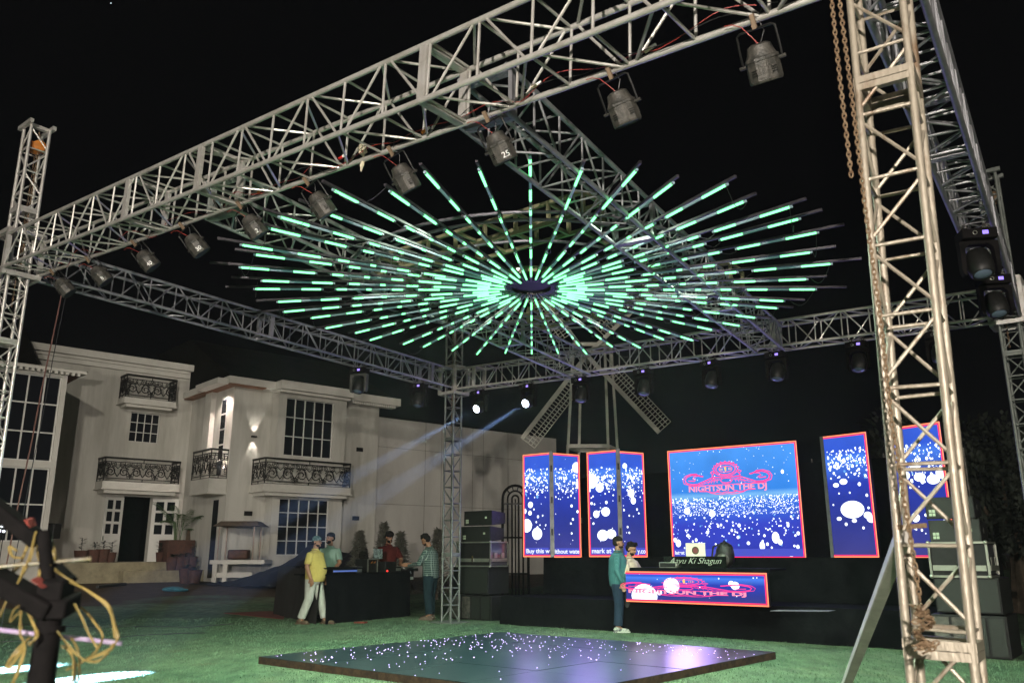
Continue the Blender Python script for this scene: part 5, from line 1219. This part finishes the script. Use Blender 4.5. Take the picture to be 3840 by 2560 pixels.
def check_mat(name, base, line, sc_=10, horiz=False):
    m = bpy.data.materials.new(name); t, b = nt(m); N, L = t.nodes, t.links; b.inputs['Roughness'].default_value = .85
    tc = N.new('ShaderNodeTexCoord'); prev = None
    outs = []
    for ax_ in ('X', 'Y', 'Z'):
        wv = N.new('ShaderNodeTexWave'); wv.bands_direction = ax_; wv.inputs['Scale'].default_value = sc_; wv.inputs['Distortion'].default_value = .6; wv.inputs['Detail'].default_value = 1
        L.new(tc.outputs['Object'], wv.inputs[0]); g = N.new('ShaderNodeMath'); g.operation = 'GREATER_THAN'; g.inputs[1].default_value = .90; L.new(wv.outputs[1], g.inputs[0]); outs.append(g)
    a = N.new('ShaderNodeMath'); a.operation = 'MAXIMUM'; L.new(outs[0].outputs[0], a.inputs[0]); L.new(outs[2].outputs[0], a.inputs[1])
    mx_ = N.new('ShaderNodeMix'); mx_.data_type = 'RGBA'; L.new(a.outputs[0], mx_.inputs[0]); mx_.inputs[6].default_value = (*base, 1); mx_.inputs[7].default_value = (*line, 1); L.new(mx_.outputs[2], b.inputs['Base Color']); return m
fab = lambda n, a, b: mat(n, a, b, .9, 0, 9, 1.0, 7, spec=.1, stretch=(1, 1, .6))
hang = lambda s, y=0.: ((s*.235, -.03+y, 1.13), (s*.25, .03+y, .88), (0, .15, -1), .35)
def glasses(t, S, fin, hp_, ax):
    c = MB()
    for s in (-1, 1): c.path([hp_(s*.033+.022*math.cos(a), .099, .09+.017*math.sin(a)) for a in [j*PI/5 for j in range(10)]], .003, 4, closed=True); c.path([hp_(s*.055, .095, .095), hp_(s*.078, .0, .09)], .0025, 4)
    c.path([hp_(-.012, .10, .093), hp_(.012, .10, .093)], .0025, 4); fin(c).build('glasses', M['blk'], t, world=False)
P = G(1168, 2338); P.z = 0
ps = ((.03, .02, .50), (.06, -.20, .085)); 
person('man in a yellow polo shirt and pale trousers standing before the mixing table', P, (.93, -.36), hgt(P, 2012), fab('yellow_cotton', (.50, .41, .12), (.42, .35, .10)), fab('pale_grey_cotton', (.42, .43, .38), (.36, .37, .33)), mat('brown_shoe', (.08, .05, .03), None, .6),
       [((.235, .00, 1.14), (.245, .09, .90), (0, .3, -1), .45), ((-.235, .0, 1.14), (-.24, .08, .90), (0, .2, -1), .4)], [((.09, -.02, .50), (.085, -.17, .085)), ((-.09, .10, .50), (-.10, .20, .085))], head_dir=(-.05, 1, 0), nod=.08, beard=.55, hair='cap', belly=.055, extras=glasses)
P = AT(1236, 2100, 20.0); P.z = 0
person('bearded man in a pale green polo shirt standing behind the mixing table', P, (-.25, -.97), hgt(P, 2000), fab('pale_green_cotton', (.22, .33, .27), (.18, .28, .22)), fab('dark_cotton', (.03, .03, .035), (.02, .02, .02)), M['blk'],
       [((.25, .08, 1.14), (.22, .26, .97), (0, .8, -.5), .5), ((-.25, .08, 1.14), (-.22, .26, .97), (0, .8, -.5), .5)], [((.09, .02, .50), (.10, .0, .085)), ((-.09, .02, .50), (-.10, .0, .085))], head_dir=(.35, .95, 0), nod=.0, beard=1.0)
P = AT(1455, 2090, 21.6); P.z = 0
person('bearded man in a red shirt and black turban behind the stickered laptop', P, (.35, -.93), hgt(P, 1997), fab('red_cotton', (.09, .018, .015), (.07, .014, .012)), fab('black_cotton', (.02, .02, .02), (.03, .03, .03)), M['blk'],
       [((.24, .10, 1.14), (.16, .30, 1.02), (0, 1, -.2), .5), ((-.24, .10, 1.14), (-.16, .30, 1.05), (0, 1, -.1), .5)], [((.09, .02, .50), (.10, .0, .085)), ((-.09, .02, .50), (-.10, .0, .085))], head_dir=(-.3, 1, 0), nod=.25, beard=1.15, hair='turban')
P = G(1612, 2322); P.z = 0
def phone(t, S, fin, hp_, ax):
    c = MB(); c.box(Vector((.06, .47, 1.17)), Vector((.034, 0, 0)), Vector((0, .05, .05)), Vector((0, -.004, .004))); fin(c).build('phone', M['blk'], t, world=False)
person('man in a dark green plaid shirt looking down at his hands by the speaker stack', P, (-.80, .25), hgt(P, 2002), check_mat('green_plaid', (.018, .045, .04), (.20, .25, .22), 8), fab('dark_teal_denim', (.012, .026, .032), (.010, .02, .025)), mat('tan_shoe', (.10, .07, .05), None, .7),
       [((.22, .12, 1.14), (.08, .37, 1.17), (-.3, 1, .1), .7), ((-.22, .12, 1.14), (-.06, .36, 1.13), (.2, 1, .2), .7)], [((.10, .03, .50), (.10, .02, .085)), ((-.10, .01, .50), (-.11, -.04, .085))], nod=.55, beard=.7, hair='big', sleeve='long', lean=.10)
P = G(2325, 2368); P.z = 0
person('man in a long teal checked shirt and jeans standing in profile before the stage', P, (.97, -.2), hgt(P, 2015), check_mat('teal_check', (.02, .10, .105), (.045, .145, .145), 16), fab('blue_denim', (.018, .032, .055), (.014, .025, .04)), mat('white_sneaker', (.38, .40, .34), (.06, .07, .08), .6, 0, 14, thr=(.5, .56)),
       [((.22, .0, 1.14), (.225, .08, .89), (0, .2, -1), .4), ((-.22, .0, 1.14), (-.22, .05, .88), (0, .1, -1), .4)], [((.085, .01, .50), (.09, -.02, .085)), ((-.085, .03, .50), (-.09, .04, .085))], nod=.05, beard=.75, sleeve='long', belly=.03)
P = Lp+e1*txp(Lp+e2*.75, e1, 2370)+e2*.75; P = Vector((P.x, P.y, 0)); hz = zpy(P, 2037).z; P.z = hz-1.76
person('bearded man in a beige t-shirt looking down behind the booth screen', P, (.80, -.60), 1.76, fab('beige_cotton', (.45, .36, .28), (.38, .30, .24)), fab('grey_cotton', (.05, .05, .05), (.03, .03, .03)), M['blk'],
       [((.24, .08, 1.14), (.15, .33, 1.02), (0, 1, -.2), .5), ((-.24, .08, 1.14), (-.15, .33, 1.02), (0, 1, -.2), .5)], [((.09, .02, .50), (.10, .0, .085)), ((-.09, .02, .50), (-.10, .0, .085))], nod=.35, beard=.9, hair='big')
# ================================================================ plants and clutter by the house
def gz(px, py, n=6):
    z = 0.0
    for _ in range(n): P = G(px, py, z); z = rise(P.x, P.y)
    return Vector((P.x, P.y, z))
def pot(mb, c, r, h): mb.lathe([(r*.72, 0), (r, h), (r*1.12, h), (r*1.12, h*.86), (r*1.0, h*.86)][0:3]+[(r*.9, h), (r*.85, h*.9), (.001, h*.9)], c, Z, 14)
def leaf_(mb, p, d, n_, L, w_):
    d = d.normalized(); s = d.cross(n_).normalized()*w_; q_ = p+d*L; m_ = p+d*(L*.45)
    mb.add([p, m_+s, q_-Z*L*.15, m_-s], [(0, 1, 2, 3)])
def frond(mb, p, d, L, droop, nl=16, w_=.025):
    pts = []; v = Vector(d).normalized()
    for i in range(nl+1): f = i/nl; pts.append(p+Vector(d)*L*f-Z*(droop*L*f*f))
    mb.path(pts, .006, 4)
    for i in range(3, nl+1):
        tdir = (pts[i]-pts[i-1]).normalized(); sd = tdir.cross(Z).normalized(); l = L*.28*(1-abs(i/nl-.5)*.9)
        for s in (-1, 1): leaf_(mb, pts[i], sd*s+tdir*.6-Z*.25, Z, l, w_)
def palm(P, h, label):
    t = thing('potted_palm', label, 'palm', P); mb = MB()
    c = P; s = h*.19; mb.prism([c-EF*s-NF*s, c+EF*s-NF*s, c+EF*s+NF*s, c-EF*s+NF*s], Z*h*.30); mb.build('pot', M['terra'], t, smooth=False, bevel=.02)
    mb = MB()
    for k in range(7): a = rnd.uniform(0, 6.28); mb.path([P+Z*h*.28+V3(.1*math.cos(a), .1*math.sin(a)), P+Z*h*.55+V3(.22*math.cos(a), .22*math.sin(a))], .018, 5)
    mb.build('stem', M['leaf'], t); mb = MB()
    for k in range(15):
        a = k*2.4; el = rnd.uniform(.55, 1.6); frond(mb, P+Z*h*rnd.uniform(.40, .55)+V3(.15*math.cos(a), .15*math.sin(a)), Vector((math.cos(a)*.8, math.sin(a)*.8, el)), h*rnd.uniform(.30, .42), rnd.uniform(.3, .8))
    mb.build('fronds' if 0 else 'foliage', M['leaf'], t, smooth=False)
def podium(px, py):
    t_ = tz(px, py, 1.5)[0]; return hp(t_, door[2], 1.5)
pp = podium(655, 2128); palm(pp, 2.9, 'tall potted palm in a brown square pot right of the house door')
def small_pot(P, r, h, ph, label, m=None):
    t = thing('plant_pot', label, 'plant pot', P, 0, 'terracotta pots along the house front'); mb = MB(); pot(mb, P, r, h); mb.build('pot', M['terra'], t)
    mb = MB(); 
    for k in range(26): a = rnd.uniform(0, 6.28); q_ = P+Z*(h+rnd.uniform(0, ph))+V3(rnd.uniform(-.05, .05), rnd.uniform(-.05, .05)); leaf_(mb, q_, Vector((math.cos(a), math.sin(a), rnd.uniform(0, .8))), Z, rnd.uniform(.12, .25), .035)
    mb.path([P+Z*h*.8, P+Z*(h+ph)], .012, 5); mb.build('foliage', m or M['darkleaf'], t, smooth=False)
pots = [(597, 2108, .17, .38, .35, 'small square-set pot beside the right door leaf', 'p'), (415, 2100, .20, .38, .40, 'pot at the foot of the left door leaf', 'p'), (382, 2108, .26, .5, .3, 'large pot left of the doorway', 'p'), (350, 2108, .26, .48, .25, 'second large pot left of the doorway', 'p'), (300, 2105, .26, .45, .45, 'pot on the platform at the corner of the greenish wall', 'p'),
        (641, 2144, .24, .50, .1, 'leftmost terracotta pot standing on the step', 's'), (668, 2144, .24, .50, .1, 'second terracotta pot standing on the step', 's'), (690, 2144, .22, .50, .15, 'third terracotta pot standing on the step', 's'), (715, 2144, .22, .52, .5, 'terracotta pot with spiky leaves at the right end of the step', 's'),
        (695, 2186, .28, .55, .1, 'wide terracotta pot on the bare earth in front of the step', 'g'), (728, 2188, .26, .5, .1, 'paler terracotta pot on the bare earth beside the dark board', 'g')]
for px, py, r, h, ph, lb, kd in pots:
    P = podium(px, py) if kd == 'p' else hp(tz(px, py, 2.7)[0], (door[2]+.36)/2+.06, 2.7) if kd == 's' else gz(px, py)
    small_pot(P, r, h, ph, lb)
M['greyleaf'] = mat('grey_green_needles', (.10, .10, .075), (.15, .145, .11), .9, 0, 9)
def conifer(P, h, r, label, m=None, name='conifer_tree', cat='tree', seed=0):
    rr = random.Random(seed); t = thing(name, label, cat, P, 0); MB().tube(P, P+Z*h*.9, .05, 7, r2=.01).build('trunk', M['bark'], t); mb = MB()
    for k in range(1500):
        f = rr.random()**.8; z = h*(.08+.92*f); R_0 = r*(1-f)**.8*rr.uniform(.3, 1.0)*(1+.25*math.sin(f*40)); a = rr.uniform(0, 6.28)
        leaf_(mb, P+V3(R_0*math.cos(a), R_0*math.sin(a), z), Vector((math.cos(a), math.sin(a), rr.uniform(-.2, 1.2))), Z, rr.uniform(.10, .24), .03)
    mb.build('crown', m or M['darkleaf'], t, smooth=False)
for i, (px, y0, y1, Y, lb) in enumerate(((1345, 1998, 2110, 27, 'small dark conifer left of the stickered laptop, against the boundary wall'), (1436, 1965, 2110, 27, 'taller dark conifer behind the man in the black turban'), (1500, 2000, 2110, 27, 'small dark conifer between the turbaned man and the plaid shirt man'), (1640, 1985, 2110, 27.5, 'dark conifer just left of the middle tower'))):
    P = AT(px, 2110, Y); P.z = rise(P.x, P.y); conifer(P, zpy(P, y0).z-P.z, .42, lb, M['greyleaf'], seed=i)
# broad trees in the dark on the right
def tree(P, h, r, label, seed):
    rr = random.Random(seed); t = thing('garden_tree', label, 'tree', P, 0, 'dark trees beyond the right of the stage')
    mb = MB(); mb.path([P, P+Z*h*.35+V3(.1, 0), P+Z*h*.6], [.2, .15, .08], 8)
    for k in range(6): a = k*1.05; mb.path([P+Z*h*.4, P+Z*h*.6+V3(r*.35*math.cos(a), r*.35*math.sin(a)), P+Z*h*.75+V3(r*.6*math.cos(a), r*.6*math.sin(a))], [.07, .05, .02], 6)
    mb.build('trunk', M['bark'], t); mb = MB(); cl = [(rr.uniform(-r, r)*.7, rr.uniform(-r, r)*.7, h*rr.uniform(.35, .95), r*rr.uniform(.25, .5)) for _ in range(16)]
    for k in range(5200):
        c = cl[k % 16]; v = Vector((rr.gauss(0, 1), rr.gauss(0, 1), rr.gauss(0, 1))).normalized()*c[3]*rr.uniform(.6, 1.1); leaf_(mb, P+Vector((c[0], c[1], c[2]))+v, v+Vector((0, 0, rr.uniform(-.5, .5))), Vector((rr.random(), rr.random(), rr.random())), rr.uniform(.12, .24), .05)
    mb.build('crown', M['darkleaf'], t, smooth=False)
for i, (px, Y, h, r, lb) in enumerate(((3330, 21.5, 3.9, 1.3, 'dark leafy tree glimpsed between the two rightmost screens'), (3640, 23, 5.2, 2.0, 'dark leafy tree above the right speaker stack'), (3800, 21, 4.2, 1.6, 'dark leafy tree at the right edge behind the tower'))):
    P = AT(px, 2100, Y); P.z = 0; tree(P, h, r, lb, 40+i)
# chair, cart, board, bench and tarpaulin
P = podium(702, 2128); ch = thing('banquet_chair', 'chair with a chrome frame beside the potted palm', 'chair', P)
X_, Y_ = (-EF*.6+NF*.8).normalized(), (EF*.8+NF*.6).normalized(); s_ = 1.35
c_ = lambda a, b, z: P+X_*a*s_+Y_*b*s_+Z*z*s_
MB().box(c_(0, 0, .46), X_*.23*s_, Y_*.22*s_, Z*.035*s_).build('seat', M['brown'], ch, bevel=.02)
MB().prism([c_(-.20, -.19, .55), c_(-.20, .19, .55), c_(-.30, .19, .98), c_(-.30, -.19, .98)], -X_*.04).build('backrest', M['brown'], ch, smooth=False)
for s in (-1, 1): MB().path([c_(-.19, s*.22, 0), c_(-.19, s*.22, .45), c_(-.22, s*.22, .6), c_(-.31, s*.22, 1.0)], .016, 6).build('leg', M['chrome'], ch); MB().path([c_(.20, s*.21, 0), c_(.20, s*.21, .45)], .016, 6).build('leg', M['chrome'], ch)
def q3(px, py, Y): return AT(px, py, Y)
Yc = 33.0; g0 = lambda px: Vector((AT(px, 2150, Yc).x, Yc, .30))
cart = thing('food_cart', 'light cart frame with a shallow brown roof standing before the white house', 'cart', g0(890))
Mc = mat('pale_pink_paint', (.42, .33, .28), (.34, .27, .22), .7, 0, 6)
xl, xr = q3(822, 2000, Yc).x, q3(953, 2000, Yc).x; zt0 = q3(880, 1972, Yc).z; zt1 = q3(880, 1957, Yc).z; zm = q3(880, 2098, Yc).z
for x in (xl, xr):
    for dy in (0, .9): MB().tube((x, Yc+dy, zm), (x, Yc+dy, zt0), .028, 7).build('post', Mc, cart)
MB().add([(xl-.2, Yc-.2, zt0), (xr+.25, Yc-.2, zt0), (xr+.25, Yc+1.1, zt0), (xl-.2, Yc+1.1, zt0), (xl-.05, Yc+.2, zt1+.05), (xr, Yc+.2, zt1+.05), (xr, Yc+.8, zt1+.05), (xl-.05, Yc+.8, zt1+.05)], [(0, 1, 5, 4), (1, 2, 6, 5), (2, 3, 7, 6), (3, 0, 4, 7), (4, 5, 6, 7), (3, 2, 1, 0)]).build('roof', M['brown'], cart, smooth=False)
MB().abox((xl-.25, Yc-.1, zm-.16), (xr+.5, Yc+1.0, zm)).build('counter', M['trim'], cart, smooth=False, bevel=.01)
for x in (xl-.05, xl+.35): MB().abox((x-.09, Yc-.05, .28), (x+.09, Yc+.1, zm-.162)).build('leg', M['trim'], cart, smooth=False)
MB().abox((xl-.1, Yc-.03, .55), (xl+1.4, Yc+.2, .75)).build('lower_rail', M['trim'], cart, smooth=False)
MB().abox((xl+.3, Yc+.2, zm+.02), (xl+1.1, Yc+.6, zm+.38)).build('copper_vessel', mat('copper', (.10, .04, .022), (.05, .02, .012), .6, .3, 5), cart, bevel=.06)
bd_ = thing('leaning_board', 'dark board leaning beside the cart', 'board', gz(770, 2168)); p = gz(770, 2168)
MB().prism([p+V3(-.30, 0, .02), p+V3(.22, 0, .02), p+V3(.62, .5, 1.62), p+V3(.05, .5, 1.62)], V3(0, .06)).build('panel', M['clothblue'], bd_, smooth=False)
# big dark tarpaulin heap
tp0, tp1 = gz(790, 2192), gz(1190, 2215)
def tarp():
    n, m_ = 44, 16; vs = []; fr_ = gz(700, 2190); en = gz(1260, 2226)
    for j in range(m_+1):
        for i in range(n+1):
            u, v = i/n, j/m_; x = fr_.x+(en.x-fr_.x)*u+v*.5; y = fr_.y+(en.y-fr_.y)*u+v*4.2
            prof = min(1, max(0, (u-.08)/.55))**1.5; hgt_ = 1.30*prof*math.sin(PI*min(1, v*1.15+.02)*.5)**.7 if v < .8 else 1.30*prof*(1-v)/.2
            z = rise(x, y)+.02+max(0, hgt_)*(1+.10*math.sin(u*17+v*5)+.07*math.sin(u*41-v*9))+.02*math.sin(u*60+v*13)
            vs.append(Vector((x, y+.12*math.sin(u*23), z)))
    fs = [(j*(n+1)+i, j*(n+1)+i+1, (j+1)*(n+1)+i+1, (j+1)*(n+1)+i) for j in range(m_) for i in range(n)]
    tag(MB().add(vs, fs).build('tarpaulin', M['clothblue']), 'large heap of dark blue tarpaulin between the cart and the side table', 'tarpaulin')
tarp()
p = gz(650, 2206); mb = MB(); mb.ell(p+Z*.06, .38, .25, .09, 12); mb.ell(p+V3(.25, -.1, .04), .3, .15, .06, 10); tag(mb.build('blue_cloth', mat('bright_blue_cloth', (.03, .19, .26), (.02, .12, .17), .8, 0, 9, .4)), 'crumpled bright blue cloth on the bare earth', 'cloth')
p0, p1 = gz(365, 2203), gz(470, 2193); tag(MB().path([p0+Z*.04, p0.lerp(p1, .4)+V3(0, .2, .05), p1+Z*.04], .06, 6).build('hose', M['blackwire']), 'dark hose lying on the bare earth before the step', 'hose')
# speaker on a stand seen past the foreground rig, by the left wing
p = AT(187, 2100, 31); p.z = rise(p.x, p.y); ps_ = thing('stand_speaker', 'dark speaker on a stand by the corner of the left wing', 'speaker', p)
a = AT(187, 1990, 31); MB().box(a, rt*.28, Vector((0, .25, 0)), Z*.27).build('cabinet', M['blk'], ps_, bevel=.03); MB().tube(p, a-Z*.27, .03, 8).build('pole', M['blk'], ps_)
# ================================================================ foreground rig, close to the lens and out of focus
Yf = 2.15; fp = lambda px, py, dy=0: AT(px, py, Yf+dy)
fr = thing('folding_stand', 'black folding lighting stand with thick arms, close by at the left edge', 'stand', (fp(150, 2500).x, Yf, 0))
MB().tube(fp(190, 2300), fp(125, 2760), .028, 16, r2=.034).build('pole', M['matblk'], fr); MB().tube(fp(190, 2345), fp(187, 2370), .034, 16).build('pole_collar', M['matblk'], fr)
MB().box(fp(216, 2268), rt*.040, fw*.04, Z*.022).build('clamp_block', M['matblk'], fr, bevel=.006); MB().box(fp(210, 2202), rt*.032, fw*.035, Z*.024).build('clamp_head', M['matblk'], fr, bevel=.006)
MB().tube(fp(185, 2240), fp(165, 1990), .017, 12).build('upper_post', M['matblk'], fr)
MB().bar(fp(-60, 1870, .03), fp(150, 2030, .03), .04, .044, fw).build('arm', M['matblk'], fr, smooth=False, bevel=.008)
MB().bar(fp(-80, 2130, -.02), fp(200, 2290, -.02), .045, .060, fw).build('arm', M['matblk'], fr, smooth=False, bevel=.008)
MB().bar(fp(190, 2120, .02), fp(262, 2190, .02), .03, .035, fw).build('arm', M['matblk'], fr, smooth=False)
MB().bar(fp(150, 2560, .05), fp(30, 2700, .05), .012, .02, fw).build('foot_strut', M['matblk'], fr, smooth=False)
for a, b in (((88, 1955), (112, 1978)), ((112, 2180), (160, 2205))):
    MB().prism([fp(a[0], a[1]-6, -.05), fp(a[0]+14, a[1]-5, -.05), fp(b[0]+0, b[1], -.05), fp(a[0]+16, b[1]-4, -.05)][:3], fw*.03).build('red_end_cap', M['redmat'], fr, smooth=False)
t = thing('chrome_rod', 'thin bright rod jutting right from the folding stand', 'rod', fp(100, 2110)); MB().tube(fp(-30, 2126, -.05), fp(341, 2094, .05), .0062, 10).build('rod', mat('gilded_metal', (.75, .62, .38), (.8, .78, .7), .25, .9, 30), t)
t = thing('violet_rod', 'pale violet tube jutting right low on the folding stand', 'rod', fp(100, 2360)); MB().tube(fp(-30, 2357, -.03), fp(457, 2411, .12), .0058, 10).build('rod', mat('violet_tube', (.38, .28, .48), (.5, .42, .55), .35, .2, 20), t)
def loop(px, r=.0048, dy=0, n=10):
    pts = [fp(x, y, dy+.02*math.sin(i*1.7)) for i, (x, y) in enumerate(px)]; out = []
    for i in range(len(pts)-1):
        a, b = pts[i], pts[i+1]; a0 = pts[i-1] if i else a; b1 = pts[i+2] if i+2 < len(pts) else b
        for k in range(n):
            f = k/n; out.append(.5*((2*a)+(-a0+b)*f+(2*a0-5*a+4*b-b1)*f*f+(-a0+3*a-3*b+b1)*f*f*f))
    out.append(pts[-1]); return out
cab = thing('cable_bundle', 'tangle of yellow cables draped over the folding stand', 'cables', fp(150, 2050))
paths = [[(125, 1998), (100, 2060), (70, 2120), (30, 2155)], [(135, 1992), (118, 2060), (95, 2130), (72, 2175)], [(150, 1990), (140, 2060), (148, 2110), (142, 2170)], [(165, 1998), (158, 2060), (190, 2120)], [(135, 1995), (180, 1997), (200, 2040), (208, 2090), (205, 2130), (160, 2190)],
         [(205, 2130), (250, 2165), (340, 2220), (405, 2275), (430, 2340), (438, 2392), (410, 2440), (320, 2475)], [(262, 2180), (330, 2215), (410, 2285), (432, 2390)], [(275, 2260), (320, 2290), (360, 2340), (385, 2385), (360, 2440), (300, 2485), (250, 2510)], [(280, 2262), (310, 2320), (335, 2378), (365, 2430), (350, 2450)],
         [(230, 2420), (260, 2430), (275, 2480), (272, 2560)], [(270, 2390), (290, 2440), (300, 2520), (285, 2570)], [(220, 2365), (255, 2420), (310, 2470), (380, 2470), (430, 2410)], [(0, 2310), (30, 2240), (70, 2180), (90, 2120)], [(65, 2300), (38, 2330), (50, 2290), (70, 2270)], [(110, 2390), (70, 2440), (30, 2490), (40, 2500), (90, 2430)], [(80, 2290), (75, 2370), (95, 2430), (65, 2530), (40, 2570)], [(95, 2275), (120, 2330), (135, 2380), (110, 2420)], [(60, 2060), (42, 2050), (50, 2085), (75, 2090)]]
paths += [[(x+rnd.uniform(-9, 9), y+rnd.uniform(-8, 8)) for x, y in p_] for p_ in paths[:6]+paths[9:12]+paths[14:]]
for i, p_ in enumerate(paths): MB().path(loop(p_, dy=rnd.uniform(-.05, .05)), rnd.choice([.0019, .0023, .0028]), 6).build('cable', M['yrope'], cab)
# a star in the sky
st = AT(416, 13, 900); tag(MB().ell(st, .55, .3, .55, 8).build('bright_star', emit('starlight', (.85, .88, 1), 3)), 'single bright star high at the upper left', 'star')
# small white lamps in the garden at the far left
for i, (px, py) in enumerate(((8, 1972), (14, 1991), (2, 1989))):
    p = AT(px, py, 20+i); b_ = Vector((p.x, p.y, 0)); g_ = thing('garden_lamp', ['topmost', 'right-hand', 'left-hand'][i]+' of the tiny white garden lights at the left edge', 'lamp', b_, 0)
    MB().tube(b_, p, .012, 6).build('lamp_post', M['blk'], g_); MB().ell(p, .035, .035, .035, 8).build('bulb', emit('garden_bulb', (.9, .95, 1), 3), g_)
for k, (pts, lb) in enumerate((([(-50, 2330), (120, 2345), (300, 2352), (480, 2348), (700, 2352), (900, 2338)], 'thin black cable running across the lawn left of the mixing table'), ([(-40, 2410), (150, 2398), (330, 2402), (560, 2380), (800, 2372)], 'thin black cable on the lawn behind the folding stand'))):
    q_ = [G(x, y)+Z*.012 for x, y in pts]; out = []
    for i in range(len(q_)-1):
        for j in range(8): f = j/8; out.append(q_[i].lerp(q_[i+1], f)+V3(0, .06*math.sin((i*8+j)*.9+k)))
    tag(MB().path(out, .008, 5).build('lawn_cable', M['blackwire']), lb, 'cable')
rr = random.Random(99); mb = MB()
for i in range(52000):
    x = rr.uniform(-10, 8.5); y = 8.0+12*rr.random()**1.2
    pv_ = V3(x, y)-FB; cx2 = cx_*n; cy2 = cy_*nj; det = cx2.x*cy2.y-cx2.y*cy2.x; ua = (pv_.x*cy2.y-pv_.y*cy2.x)/det; va = (cx2.x*pv_.y-cx2.y*pv_.x)/det
    if -.01 < ua < 1.01 and -.01 < va < 1.01: continue
    if (V3(x, y)-FR).dot(e2) > -.05 and (V3(x, y)-FR).dot(e1) > s0: continue
    a = rr.uniform(0, 6.28); h_ = rr.uniform(.012, .034); w_ = rr.uniform(.003, .007); dx_ = math.cos(a)*w_; dy_ = math.sin(a)*w_; l = rr.uniform(-.012, .012)
    o = len(mb.v); mb.v += [Vector((x-dx_, y-dy_, .0)), Vector((x+dx_, y+dy_, .0)), Vector((x+l, y+l*.7, h_))]; mb.f.append([o, o+1, o+2]); mb.m.append(0)
tag(mb.build('grass_tufts', mat('grass_blades', (.06, .135, .075), (.15, .215, .125), .9, 0, 2.5, spec=.1), smooth=False), kind='stuff')

# ================================================================ air made hazy by the show's smoke
hz = bpy.data.materials.new('thin_smoke'); hz.use_nodes = True; t_ = hz.node_tree; t_.nodes.clear()
pv = t_.nodes.new('ShaderNodeVolumePrincipled'); pv.inputs['Color'].default_value = (.85, .9, .95, 1); pv.inputs['Density'].default_value = .00045; pv.inputs['Anisotropy'].default_value = .2
ou = t_.nodes.new('ShaderNodeOutputMaterial'); t_.links.new(pv.outputs[0], ou.inputs['Volume'])
MB().abox((-410, -70, -1.3), (410, 410, 14)).build('haze', hz, kind='stuff')
